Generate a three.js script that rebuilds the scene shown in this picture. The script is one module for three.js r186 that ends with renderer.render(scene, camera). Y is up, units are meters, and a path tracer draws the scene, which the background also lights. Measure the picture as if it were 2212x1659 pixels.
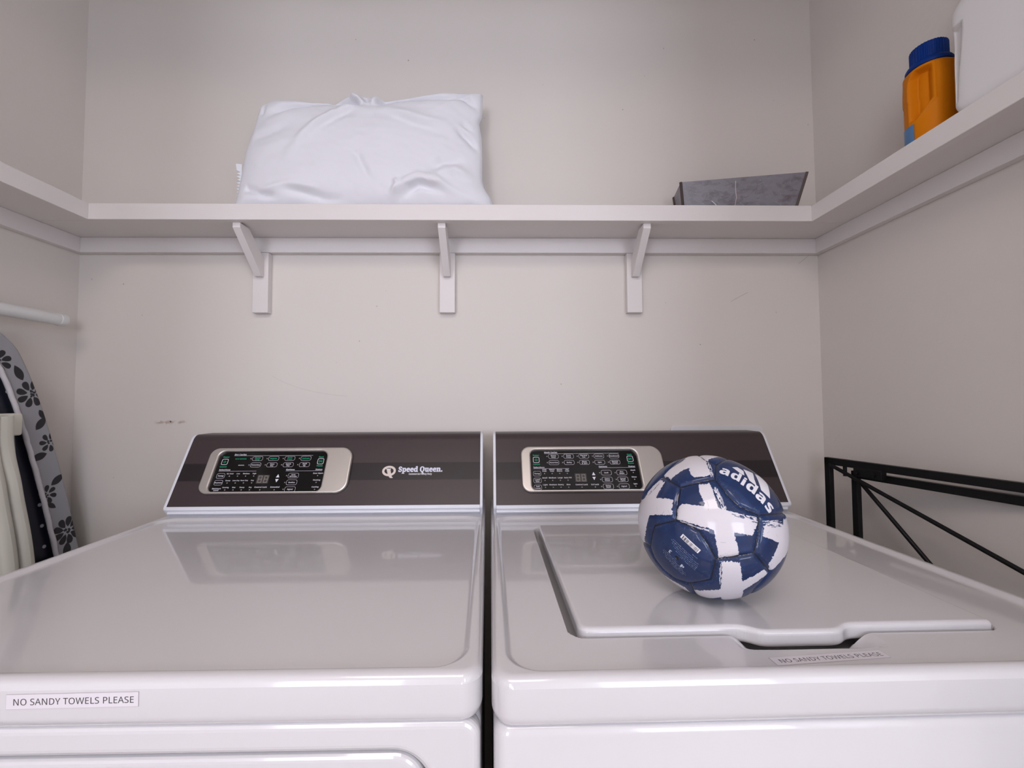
import * as THREE from 'three';
import { RectAreaLightUniformsLib } from 'three/addons/lights/RectAreaLightUniformsLib.js';
import { mergeGeometries, mergeVertices, toCreasedNormals } from 'three/addons/utils/BufferGeometryUtils.js';
import { RoundedBoxGeometry } from 'three/addons/geometries/RoundedBoxGeometry.js';
import { ImprovedNoise } from 'three/addons/math/ImprovedNoise.js';

// ------------------------------------------------------------------ camera, light, exposure
const scene = new THREE.Scene();
const camera = new THREE.PerspectiveCamera(83.84, 2212 / 1659, 0.05, 30);
camera.position.set(0, 1.17485, 1.14931);
camera.rotation.set(0.0402, -0.01722, -0.00442, 'YXZ');
scene.add(camera);

const renderer = new THREE.WebGLRenderer({ antialias: true });
renderer.toneMapping = THREE.LinearToneMapping;
renderer.toneMappingExposure = 0.57;
renderer.shadowMap.enabled = true;

RectAreaLightUniformsLib.init();
scene.background = new THREE.Color(0.55, 0.66, 0.8);          // hazy daylight outside the windows
const WINDOWS = [   // centre x, centre y, width, height, radiance, colour
  [-1.35, 1.6, 1.0, 1.4, 8, [0.83, 0.85, 1.0]],
  [1.55, 1.6, 1.4, 1.4, 9, [0.80, 0.85, 1.0]],
];
const FAR = 4.5;
function areaLight(w, h, intensity, color, pos, target) {
  const l = new THREE.RectAreaLight(new THREE.Color().setRGB(...color), intensity, w, h);
  l.position.set(...pos); l.lookAt(...target); scene.add(l);
  return l;
}
const FILL_LAMP = { x: -0.25, z: 1.95, w: 0.9, d: 0.7, I: 11, c: [1.0, 0.88, 0.83] };   // unseen flat ceiling light, added to brighten the machine tops
areaLight(FILL_LAMP.w, FILL_LAMP.d, FILL_LAMP.I, FILL_LAMP.c, [FILL_LAMP.x, 2.44 - 0.055, FILL_LAMP.z], [FILL_LAMP.x, 0, FILL_LAMP.z + 1e-4]);
for (const [x, y, w, h, I, c] of WINDOWS) areaLight(w, h, I, c, [x, y, FAR - 0.06], [x, y, 0]);

// ------------------------------------------------------------------ helpers
let seed = 7;
const rnd = () => { seed = (seed * 1664525 + 1013904223) >>> 0; return seed / 4294967296; };
const noise = new ImprovedNoise();
const V = (x, y, z) => new THREE.Vector3(x, y, z);
const clamp = (x, a, b) => Math.min(b, Math.max(a, x));
const smooth = (a, b, x) => { const t = clamp((x - a) / (b - a), 0, 1); return t * t * (3 - 2 * t); };
const used = {};
function numbered(name) { const n = used[name] = (used[name] ?? -1) + 1; return n ? name + '_' + String(n).padStart(3, '0') : name; }
function mesh(name, geo, mat, parent, label) {
  const m = new THREE.Mesh(geo, mat); m.name = parent ? name : numbered(name);
  if (parent) { let k = 0; while (parent.children.some((c) => c.name === m.name)) m.name = name + '_' + String(++k).padStart(3, '0'); }
  m.castShadow = m.receiveShadow = true; (parent || scene).add(m);
  if (label) m.userData.label = label;
  return m;
}
function tag(o, label, category, group) { o.userData.label = label; o.userData.category = category; if (group) o.userData.group = group; return o; }
function thing(name, label, category, pos = [0, 0, 0], yaw = 0, group) {
  const o = new THREE.Group(); o.name = numbered(name); o.position.set(...pos); o.rotation.y = yaw; scene.add(o);
  return tag(o, label, category, group);
}
function struct(name, geo, mat, parent) { const m = mesh(name, geo, mat, parent); if (!parent) m.userData.kind = 'structure'; return m; }
function box(x0, x1, y0, y1, z0, z1, r = 0) {
  const g = r ? new RoundedBoxGeometry(x1 - x0, y1 - y0, z1 - z0, 3, r) : new THREE.BoxGeometry(x1 - x0, y1 - y0, z1 - z0);
  g.translate((x0 + x1) / 2, (y0 + y1) / 2, (z0 + z1) / 2); return g;
}
const merge = (list) => mergeGeometries(list.map((g) => { g = g.index ? g.toNonIndexed() : g; for (const k of Object.keys(g.attributes)) if (!['position', 'normal', 'uv'].includes(k)) g.deleteAttribute(k); return g; }));
function std(rgb, rough, extra = {}) { return new THREE.MeshPhysicalMaterial({ color: new THREE.Color().setRGB(...rgb), roughness: rough, ...extra }); }
function roundRect(x0, x1, y0, y1, r) {
  const rr = Array.isArray(r) ? r : [r, r, r, r];   // bl, br, tr, tl
  const s = new THREE.Shape();
  s.moveTo(x0 + rr[0], y0); s.lineTo(x1 - rr[1], y0); s.absarc(x1 - rr[1], y0 + rr[1], rr[1], -Math.PI / 2, 0);
  s.lineTo(x1, y1 - rr[2]); s.absarc(x1 - rr[2], y1 - rr[2], rr[2], 0, Math.PI / 2);
  s.lineTo(x0 + rr[3], y1); s.absarc(x0 + rr[3], y1 - rr[3], rr[3], Math.PI / 2, Math.PI);
  s.lineTo(x0, y0 + rr[0]); s.absarc(x0 + rr[0], y0 + rr[0], rr[0], Math.PI, Math.PI * 1.5);
  return s;
}
function extrude(shape, depth, bevel = 0, seg = 3, curve = 10) {
  return new THREE.ExtrudeGeometry(shape, { depth: Math.max(1e-4, depth - 2 * bevel), bevelEnabled: bevel > 0, bevelSize: bevel, bevelThickness: bevel, bevelOffset: -bevel, bevelSegments: seg, curveSegments: curve }).translate(0, 0, bevel);
}
// ring of points of a rounded rectangle in x/z, n points per corner
function ring(x0, x1, z0, z1, r, n = 6) {
  const p = []; const c = [[x1 - r, z1 - r, 0], [x0 + r, z1 - r, 1], [x0 + r, z0 + r, 2], [x1 - r, z0 + r, 3]];
  for (const [cx, cz, q] of c) for (let i = 0; i <= n; i++) { const a = (q + i / n) * Math.PI / 2; p.push([cx + r * Math.cos(a), cz + r * Math.sin(a)]); }
  return p;
}
function loft(loops, capTop = false, capBottom = false) {   // loops: [y, points], from top to bottom, outward facing
  const pos = [], idx = []; const n = loops[0][1].length;
  for (const [y, pts] of loops) for (const [x, z] of pts) pos.push(x, y, z);
  for (let k = 0; k < loops.length - 1; k++) for (let i = 0; i < n; i++) { const a = k * n + i, b = k * n + (i + 1) % n, c = a + n, d = b + n; idx.push(a, b, c, b, d, c); }
  const cap = (k, flip) => { const c = pos.length / 3; const pts = loops[k][1]; let sx = 0, sz = 0; for (const [x, z] of pts) { sx += x; sz += z; } pos.push(sx / n, loops[k][0], sz / n); for (let i = 0; i < n; i++) { const a = k * n + i, b = k * n + (i + 1) % n; flip ? idx.push(c, a, b) : idx.push(c, b, a); } };
  if (capTop) cap(0, false); if (capBottom) cap(loops.length - 1, true);
  const g = new THREE.BufferGeometry(); g.setAttribute('position', new THREE.Float32BufferAttribute(pos, 3)); g.setIndex(idx);
  return finish(g);
}
function finish(g, crease = 0.7) { g = toCreasedNormals(g.scale(1e4, 1e4, 1e4), crease).scale(1e-4, 1e-4, 1e-4); if (!g.attributes.uv) g.setAttribute('uv', new THREE.Float32BufferAttribute(new Float32Array(g.attributes.position.count * 2), 2)); return g; }
function tube(a, b, r, seg = 14, r2 = r) {
  const d = b.clone().sub(a), g = new THREE.CylinderGeometry(r2, r, d.length(), seg);
  g.applyQuaternion(new THREE.Quaternion().setFromUnitVectors(V(0, 1, 0), d.clone().normalize())); g.translate(...a.clone().add(b).multiplyScalar(0.5).toArray()); return g;
}
function bar(a, b, w, h, r = 0.001) {   // square bar from a to b
  const d = b.clone().sub(a), g = new RoundedBoxGeometry(w, h, d.length(), 2, r);
  const m = new THREE.Matrix4().lookAt(b, a, V(0, 1, 0)); g.applyMatrix4(m); g.translate(...a.clone().add(b).multiplyScalar(0.5).toArray()); return g;
}
function canvasTex(w, h, draw, srgb = true) {
  const c = document.createElement('canvas'); c.width = w; c.height = h; const x = c.getContext('2d'); draw(x, w, h);
  const t = new THREE.CanvasTexture(c); t.magFilter = THREE.LinearFilter; t.anisotropy = 8; if (srgb) t.colorSpace = THREE.SRGBColorSpace; return t;
}
function noiseTex(n, f, amp = 1, oct = 3) {
  const d = new Uint8Array(n * n * 4);
  for (let j = 0; j < n; j++) for (let i = 0; i < n; i++) {
    let v = 0, a = 0.5, q = f; const u = i / n, w = j / n;
    for (let o = 0; o < oct; o++) {   // tiles by blending the noise over the border
      const s = (x, y) => noise.noise(x * q, y * q, o * 7.3);
      v += a * (s(u, w) * (1 - u) * (1 - w) + s(u - 1, w) * u * (1 - w) + s(u, w - 1) * (1 - u) * w + s(u - 1, w - 1) * u * w); a *= 0.5; q *= 2;
    }
    const k = clamp(128 + v * 180 * amp, 0, 255); d.set([k, k, k, 255], (j * n + i) * 4);
  }
  const t = new THREE.DataTexture(d, n, n); t.wrapS = t.wrapT = THREE.RepeatWrapping; t.magFilter = THREE.LinearFilter; t.minFilter = THREE.LinearMipmapLinearFilter; t.generateMipmaps = true; t.needsUpdate = true; return t;
}
function planarUV(g, ax, ay, ox = 0, oy = 0, sx = 1, sy = 1) {
  const p = g.attributes.position, uv = new Float32Array(p.count * 2); const get = { x: 'getX', y: 'getY', z: 'getZ' };
  for (let i = 0; i < p.count; i++) { uv[2 * i] = (p[get[ax]](i) - ox) / sx; uv[2 * i + 1] = (p[get[ay]](i) - oy) / sy; }
  g.setAttribute('uv', new THREE.BufferAttribute(uv, 2)); return g;
}

// ------------------------------------------------------------------ materials
const orange = noiseTex(256, 24, 1, 3); const wallBump = orange.clone(); wallBump.repeat.set(3, 3);
const WALL = [0.72, 0.675, 0.63];
const wallMat = std(WALL, 0.75, { bumpMap: wallBump, bumpScale: 0.0006 });
const roomMat = std([0.8, 0.78, 0.77], 0.85);
const paint = std([0.765, 0.725, 0.71], 0.45, { bumpMap: orange, bumpScale: 0.0002 });
const enamel = std([0.65, 0.635, 0.65], 0.3, { clearcoat: 1, clearcoatRoughness: 0.06 });
const plasticWhite = std([0.74, 0.75, 0.8], 0.35);
const fabricBump = noiseTex(256, 60, 1, 2);

// ------------------------------------------------------------------ the closet and the room it opens to
const XL = -1.13571, XR = 0.86377, CEIL = 2.44, FZ = 0.95, JL = -0.88, JR = 0.63, HEAD = 2.25, T = 0.1;
const RX0 = -2.4, RX1 = 2.5;
{
  const stain = canvasTex(2048, 2048, (c, w, h) => {
    c.fillStyle = '#fff'; c.fillRect(0, 0, w, h);
    const X = (x) => (x - XL) / 2.0 * w, Y = (y) => h - y / 2.44 * h;
    for (let i = 0; i < 26; i++) { c.fillStyle = `rgba(140,95,70,${0.05 + rnd() * 0.12})`; c.beginPath(); c.ellipse(X(-0.925 + rnd() * 0.085), Y(1.1235 + (rnd() - 0.5) * 0.006), 2 + rnd() * 6, 1 + rnd() * 2, 0, 0, 7); c.fill(); }
    c.fillStyle = 'rgba(50,35,30,.7)'; c.beginPath(); c.ellipse(X(-0.884), Y(1.125), 2.5, 1.6, 0.4, 0, 7); c.fill();
    c.lineWidth = 1; const hair = (p) => { c.beginPath(); c.moveTo(X(p[0]), Y(p[1])); c.quadraticCurveTo(X(p[2]), Y(p[3]), X(p[4]), Y(p[5])); c.stroke(); };
    c.strokeStyle = 'rgba(90,80,80,.28)'; hair([0.62, 1.445, 0.65, 1.462, 0.668, 1.47]); hair([0.81, 1.55, 0.84, 1.57, 0.86, 1.595]); c.strokeStyle = 'rgba(90,80,80,.1)'; hair([-0.62, 1.245, -0.55, 1.2, -0.42, 1.19]);
    for (let i = 0; i < 40; i++) { c.fillStyle = `rgba(90,80,75,${0.1 + rnd() * 0.3})`; c.beginPath(); c.arc(rnd() * w, h * (0.1 + rnd() * 0.55), 0.8 + rnd() * 1.2, 0, 7); c.fill(); }
  });
  const back = std(WALL, 0.75, { map: stain, bumpMap: wallBump, bumpScale: 0.0006 });
  struct('wall_back', planarUV(box(XL - T, XR + T, 0, CEIL, -T, 0), 'x', 'y', XL, 0, 2.0, 2.44), back);
  struct('wall_left', planarUV(box(XL - T, XL, 0, CEIL, 0, FZ + T), 'z', 'y'), wallMat);
  struct('wall_right', planarUV(box(XR, XR + T, 0, CEIL, 0, FZ + T), 'z', 'y'), wallMat);
  // partition with the closet opening
  struct('wall_front', merge([box(RX0, JL, 0, CEIL, FZ, FZ + T), box(JR, RX1, 0, CEIL, FZ, FZ + T), box(JL, JR, HEAD, CEIL, FZ, FZ + T)]), roomMat);
  struct('wall_west', box(RX0 - T, RX0, 0, CEIL, FZ, FAR + T), roomMat);
  struct('wall_east', box(RX1, RX1 + T, 0, CEIL, FZ, FAR + T), roomMat);
  const far = []; let px = RX0;
  for (const [x, y, w, h] of WINDOWS) { far.push(box(px, x - w / 2, 0, CEIL, FAR, FAR + T), box(x - w / 2, x + w / 2, 0, y - h / 2, FAR, FAR + T), box(x - w / 2, x + w / 2, y + h / 2, CEIL, FAR, FAR + T)); px = x + w / 2; }
  far.push(box(px, RX1, 0, CEIL, FAR, FAR + T)); struct('wall_south', merge(far), roomMat);
  struct('ceiling', box(RX0 - T, RX1 + T, CEIL, CEIL + T, -T, FAR + T), std([0.78, 0.76, 0.73], 0.9));
  const grain = canvasTex(512, 512, (c, w, h) => { for (let j = 0; j < h; j++) { const v = 205 + 8 * noise.noise(j * 0.06, 2, 3) + 10 * noise.noise(j * 0.4, 5, 1); c.fillStyle = `rgb(${v + 8},${v},${v - 8})`; c.fillRect(0, j, w, 1); } });
  grain.wrapS = grain.wrapT = THREE.RepeatWrapping;
  struct('floor', planarUV(box(RX0 - T, RX1 + T, -T, 0, -T, FAR + T), 'x', 'z'), std([0.9, 0.88, 0.85], 0.5, { map: grain }));
  WINDOWS.forEach(([x, y, w, h, I, c], i) => {
    const g = new THREE.Group(); g.name = 'window_' + (i + 1); g.userData.kind = 'structure'; g.position.set(x, y, FAR); scene.add(g);
    const s = roundRect(-w / 2 - 0.05, w / 2 + 0.05, -h / 2 - 0.05, h / 2 + 0.05, 0.002); s.holes.push(roundRect(-w / 2, w / 2, -h / 2, h / 2, 0.002));
    mesh('window_frame', extrude(s, 0.03).translate(0, 0, -0.03), paint, g);
    mesh('pane', box(-w / 2, w / 2, -h / 2, h / 2, 0.03, 0.036), std([0.8, 0.8, 0.8], 0.9, { emissive: new THREE.Color().setRGB(...c), emissiveIntensity: 6 }), g);
  });
}

{
  const t = thing('added_ceiling_light', 'added flat white ceiling fill light, unseen behind the camera, brightening the machine tops', 'ceiling light', [FILL_LAMP.x, CEIL, FILL_LAMP.z]);  // invented fitting that carries the added overhead fill light
  mesh('housing', box(-FILL_LAMP.w / 2 - 0.03, FILL_LAMP.w / 2 + 0.03, -0.035, -0.0005, -FILL_LAMP.d / 2 - 0.03, FILL_LAMP.d / 2 + 0.03, 0.006), paint, t);
  mesh('diffuser', box(-FILL_LAMP.w / 2, FILL_LAMP.w / 2, -0.045, -0.0345, -FILL_LAMP.d / 2, FILL_LAMP.d / 2), std([0.8, 0.8, 0.8], 0.8, { emissive: new THREE.Color().setRGB(...FILL_LAMP.c), emissiveIntensity: 4 }), t);
}

// ------------------------------------------------------------------ shelf round three walls, with cleats and brackets
const YS = 1.64665, TS = 0.03843, DS = 0.14059, XSL = -0.98185, XSR = 0.74791, TC = 0.01892, HC = 0.036, YB = YS - TS;
{
  const t = thing('closet_shelf', 'white painted wooden shelf running round three walls of the closet', 'shelf', [XL, YB, 0]);
  const L = (g) => g.translate(-XL, -YB, 0);
  const n = 0.018, e = 0.0006, end = 0.93;
  mesh('board', L(box(XL + 0.001, XR - 0.001, YB + 0.004, YS, 0.001, DS - n - e, 0.0008)), paint, t);
  mesh('board', L(box(XL + 0.001, XSL - n - e, YB + 0.004, YS, DS - n, end, 0.0008)), paint, t);
  mesh('board', L(box(XSR + n + e, XR - 0.001, YB + 0.004, YS, DS - n, end, 0.0008)), paint, t);
  mesh('front_strip', L(box(XSL, XSR, YB, YS + 0.0005, DS - n, DS, 0.0015)), paint, t);
  mesh('front_strip', L(box(XSL - n, XSL, YB, YS + 0.0005, DS - n, end, 0.0015)), paint, t);
  mesh('front_strip', L(box(XSR, XSR + n, YB, YS + 0.0005, DS - n, end, 0.0015)), paint, t);
  mesh('cleat', L(box(XL + 0.001, XR - 0.001, YB - HC, YB + 0.004, 0.0005, TC, 0.0015)), paint, t);
  mesh('cleat', L(box(XL + 0.0005, XL + TC, YB - HC, YB + 0.004, TC, end, 0.0015)), paint, t);
  mesh('cleat', L(box(XR - TC, XR - 0.0005, YB - HC, YB + 0.004, TC, end, 0.0015)), paint, t);
  const up = box(-0.0205, 0.0205, 0, YB - HC - 1.411 - 0.0005, 0, TC, 0.0015), k = YB - 1.411, sh = new THREE.Shape();
  [[TC, 0.094], [0.031, 0.094], [0.124, k - 0.012], [0.124, k], [0.088, k], [TC, 0.142]].forEach(([z, y], i) => (i ? sh.lineTo(z, y) : sh.moveTo(z, y)));
  const brace = extrude(sh, 0.0185, 0.001, 2).rotateY(-Math.PI / 2).translate(0.0095, 0, 0);
  [[-0.645, 'wooden bracket under the left part of the pillow'], [-0.152, 'middle wooden bracket, under the right end of the pillow'], [0.35, 'wooden bracket nearest the grey marbled tray']].forEach(([x, label], i) => {
    const b = new THREE.Group(); b.name = 'shelf_bracket' + (i ? '_00' + i : ''); b.position.set(x - XL, 1.411 - YB, 0.0005); b.userData.label = label; t.add(b);
    mesh('upright', up, paint, b); mesh('brace', brace, paint, b);
  });
}

// ------------------------------------------------------------------ laundry machines
const FZL = 0.535, TOPY = 0.93;
const CB = V(0, 0.018, 0), E2 = V(0, 0.1495, -0.0876).normalize(), EN = V(0, 0.0876, 0.1495).normalize();
const onFace = (g, lift = 0) => { g.applyMatrix4(new THREE.Matrix4().makeBasis(V(1, 0, 0), E2, EN)); g.translate(0, TOPY + CB.y + EN.y * lift, EN.z * lift); return g; };
const brown = (r = 0.5) => std([1, 1, 1], r, { specularIntensity: 0.6 });
function lines(dense, a, b, far) {   // grid lines, dense near the listed places
  const L = []; let x = a; while (x < b - 1e-6) { L.push(x); let d = far; for (const [p, w, s] of dense) { const q = Math.abs(x - p); d = Math.min(d, q < w ? s : s + (q - w) * 0.5); } x += d; } L.push(b); return L;
}
function sdRR(x, z, x0, x1, z0, z1, r) {   // positive inside
  const cx = (x0 + x1) / 2, cz = (z0 + z1) / 2, qx = Math.abs(x - cx) - (x1 - x0) / 2 + r, qz = Math.abs(z - cz) - (z1 - z0) / 2 + r;
  return r - Math.hypot(Math.max(qx, 0), Math.max(qz, 0)) - Math.min(Math.max(qx, qz), 0);
}
function topPanel(W, cut) {
  const e = 0.006, x0 = -e, x1 = W + e, z0 = -0.16, z1 = 0.540, R = 0.02, rim = 0.009;
  const dx = [[x0, 0.018, 0.0016], [x1, 0.018, 0.0016], [x0 + 0.03, 0.032, 0.002], [x1 - 0.03, 0.032, 0.002]], dz = [[z1, 0.018, 0.0016], [z1 - 0.03, 0.032, 0.002], [0.018, 0.026, 0.002]];
  if (cut) { for (const x of cut.xs) dx.push([x, 0.004, 0.001]); for (const z of cut.zs) dz.push([z, 0.004, 0.001]); dx.push([0.275, 0.03, 0.003], [0.375, 0.03, 0.003]); dz.push([0.48, 0.02, 0.0016]); }
  const gx = lines(dx, x0, x1, 0.02), gz = lines(dz, z0, z1, 0.02), pos = [], idx = [];
  const height = (px, pz) => {
    const sd = sdRR(px, pz, x0, x1, z0 - 0.1, z1, R);
    let h = sd < rim ? -rim + Math.sqrt(Math.max(0, rim * rim - (rim - Math.max(0, sd)) ** 2)) : 0;
    h -= 0.005 * smooth(0, 0.009, sdRR(px, pz, x0 + 0.012, x1 - 0.012, 0.006, z1 - 0.010, 0.036));
    return cut ? cut.h(px, pz, h) : h;
  };
  const nor = [], E = 0.0004;
  for (const z of gz) for (const x of gx) {
    let px = x, pz = z;
    if (sdRR(x, z, x0, x1, z0 - 0.1, z1, R) < 0) { // outside a rounded corner: pull onto the arc
      const cx = x < W / 2 ? x0 + R : x1 - R, cz = z1 - R, d = Math.hypot(x - cx, z - cz); px = cx + (x - cx) * R / d; pz = cz + (z - cz) * R / d;
    }
    pos.push(px, TOPY + height(px, pz), pz);
    const v = V((height(px - E, pz) - height(px + E, pz)) / (2 * E), 1, (height(px, pz - E) - height(px, pz + E)) / (2 * E)).normalize(); nor.push(v.x, v.y, v.z);
  }
  const n = gx.length; for (let j = 0; j < gz.length - 1; j++) for (let i = 0; i < n - 1; i++) { const a = j * n + i; idx.push(a, a + n, a + 1, a + 1, a + n, a + n + 1); }
  const g = new THREE.BufferGeometry(); g.setAttribute('position', new THREE.Float32BufferAttribute(pos, 3)); g.setAttribute('normal', new THREE.Float32BufferAttribute(nor, 3)); g.setAttribute('uv', new THREE.Float32BufferAttribute(new Float32Array(pos.length / 3 * 2), 2)); g.setIndex(idx);
  const sk = loft([[TOPY - rim, ring(x0, x1, z0, z1, R)], [TOPY - 0.033, ring(x0, x1, z0, z1, R)], [TOPY - 0.038, ring(x0 + 0.001, x1 - 0.001, z0, z1 - 0.001, R)], [TOPY - 0.042, ring(x0 + 0.003, x1 - 0.003, z0, z1 - 0.0035, R - 0.002)], [TOPY - 0.0435, ring(x0 + 0.007, x1 - 0.007, z0, z1 - 0.008, R - 0.003)]], false, true);
  return merge([g, sk]);
}
function console_(t, W, fasciaTex, panelTex) {
  const prof = (dy = 0, dz = 0) => {   // side outline in z (as x) and y
    const s = new THREE.Shape(); s.moveTo(-0.014, 0); s.lineTo(-0.002 + dz, 0.0135); s.quadraticCurveTo(dz, 0.016, dz - 0.001, 0.02);
    const top = V(0, 0.018, 0).addScaledVector(E2, 0.1575); s.lineTo(top.z + dz, top.y + dy); s.quadraticCurveTo(-0.0876 + dz, 0.1685 + dy, -0.100 + dz, 0.1685 + dy);
    s.lineTo(-0.150, 0.1685 + dy); s.lineTo(-0.150, 0); return s;
  };
  const side = (s, x0, w, b) => extrude(s, w, b, 2, 8).rotateY(-Math.PI / 2).translate(x0 + w, TOPY, 0);
  mesh('console_housing', side(prof(-0.004, -0.004), 0.006, W - 0.012, 0), plasticWhite, t);
  mesh('end_cap', side(prof(), 0, 0.0062, 0.0012), plasticWhite, t, 'pale grey end cap');
  mesh('end_cap', side(prof(), W - 0.0062, 0.0062, 0.0012), plasticWhite, t, 'pale grey end cap');
  // fascia: sloped sheet that rolls over the top edge
  const pr = [], pos = [], uv = [], idx = [];   // z, y, print height
  for (const v of [0.004, 0.06, 0.12, 0.1575]) { const p = V(0, 0.018, 0).addScaledVector(E2, v).addScaledVector(EN, 0.0005); pr.push([p.z, p.y, v]); }
  { const a = V(pr[3][0], pr[3][1], 0), b = V(-0.0876, 0.1688, 0), c = V(-0.1, 0.1688, 0); for (let k = 1; k <= 6; k++) { const u = k / 6, p = a.clone().multiplyScalar((1 - u) ** 2).addScaledVector(b, 2 * u * (1 - u)).addScaledVector(c, u * u); pr.push([p.x, p.y, 0.1575 + 0.0025 * k]); } }
  pr.push([-0.1495, 0.1688, 0.173]);
  pr.forEach(([z, y, v], k) => { for (const x of [0.0064, W - 0.0064]) { pos.push(x, TOPY + y, z); uv.push(x / W, v / 0.173); } if (k) { const a = 2 * k - 2; idx.push(a, a + 1, a + 2, a + 1, a + 3, a + 2); } });
  const f = new THREE.BufferGeometry(); f.setAttribute('position', new THREE.Float32BufferAttribute(pos, 3)); f.setAttribute('uv', new THREE.Float32BufferAttribute(uv, 2)); f.setIndex(idx); f.computeVertexNormals();
  mesh('fascia', f, std([1, 1, 1], 0.42, { map: fasciaTex }), t, 'brown fascia with a darker band');
  // lower lip: hollow white strip
  const s = new THREE.Shape(); s.moveTo(-0.013, 0); s.lineTo(-0.004, 0.006); s.quadraticCurveTo(-0.006, 0.011, -0.001, 0.0145); s.lineTo(-0.0022, 0.0215); s.lineTo(-0.02, 0.02); s.lineTo(-0.02, 0);
  mesh('lower_lip', side(s, 0.0063, W - 0.0126, 0), plasticWhite, t);
  // control bezel with a recessed panel, wide at its right end
  const o = roundRect(0.063, 0.386, 0.030, 0.137, [0.020, 0.026, 0.026, 0.020]); o.holes.push(roundRect(0.0845, 0.329, 0.0335, 0.129, [0.013, 0.013, 0.016, 0.013]));
  const bz = mesh('control_bezel', onFace(extrude(o, 0.0095, 0.0032, 4, 14), 0), std([0.62, 0.58, 0.54], 0.36, { metalness: 0.75 }), t, 'silver rounded control bezel');
  const pg = new THREE.ShapeGeometry(roundRect(0.0835, 0.330, 0.0325, 0.130, [0.013, 0.013, 0.016, 0.013]), 8);
  planarUV(pg, 'x', 'y', 0.0835, 0.0325, 0.2465, 0.0975);
  mesh('control_panel', onFace(pg, 0.003), std([1, 1, 1], 0.1, { map: panelTex }), bz, 'black glossy control panel with printed buttons');
}
const FONT = '"Liberation Sans", Arial, sans-serif';
function fasciaTexture(logo) {
  return canvasTex(2048, 512, (c, w, h) => {
    c.fillStyle = '#3d3234'; c.fillRect(0, 0, w, h);
    c.fillStyle = '#1f181b'; c.fillRect(0, h * (1 - 0.102 / 0.173), w, h * 0.041 / 0.173);
    for (let i = 0; i < 30; i++) { c.fillStyle = `rgba(190,180,175,${rnd() * 0.35})`; c.fillRect(rnd() * w, rnd() * h, 1 + rnd() * 3, 1 + rnd() * 2); }
    if (!logo) return;
    const X = (u) => (u + 0.683) / 0.683 * w, Y = (v) => h * (1 - v / 0.173), k = h / 0.173;
    // round Q with a hand-like tail
    c.strokeStyle = '#dccfc6'; c.lineWidth = 0.0052 * k; const qx = X(-0.2113), qy = Y(0.0818); c.beginPath(); c.ellipse(qx, qy, 0.0128 * w / 0.683, 0.0098 * k, 0, 0, 7); c.stroke();
    c.fillStyle = '#dccfc6'; c.beginPath(); c.moveTo(qx - 0.0058 * k, qy - 0.004 * k); c.lineTo(qx + 0.003 * k, qy - 0.004 * k); c.quadraticCurveTo(qx + 0.0045 * k, qy + 0.005 * k, qx + 0.0085 * k, qy + 0.0142 * k); c.lineTo(qx + 0.0105 * k, qy + 0.0150 * k); c.lineTo(qx + 0.0095 * k, qy + 0.0168 * k); c.lineTo(qx + 0.004 * k, qy + 0.0165 * k); c.quadraticCurveTo(qx - 0.002 * k, qy + 0.012 * k, qx - 0.0058 * k, qy - 0.004 * k); c.fill();
    c.fillStyle = '#fff'; for (const d of [-0.005, -0.0015, 0.002]) { c.beginPath(); c.arc(qx + d * k, qy - 0.0045 * k, 0.0013 * k, 0, 7); c.fill(); }
    c.fillStyle = '#d9d9ea'; c.strokeStyle = '#d9d9ea'; c.textBaseline = 'alphabetic';
    const fit = (txt, x0, x1, y, px, font, stroke) => { c.save(); c.font = `bold ${px}px ${font}`; const m = c.measureText(txt).width; c.translate(X(x0), Y(y)); c.scale((X(x1) - X(x0)) / m, 1); c.lineWidth = stroke; if (stroke) c.strokeText(txt, 0, 0); c.fillText(txt, 0, 0); c.restore(); };
    fit('Speed Queen.', -0.1905, -0.0905, 0.0795, 0.0165 * k, 'serif', 3.5);
    c.fillStyle = '#f0eef5'; fit('Commercial Heavy Duty', -0.1665, -0.1145, 0.0722, 0.0058 * k, FONT, 0);
  });
}
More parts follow.
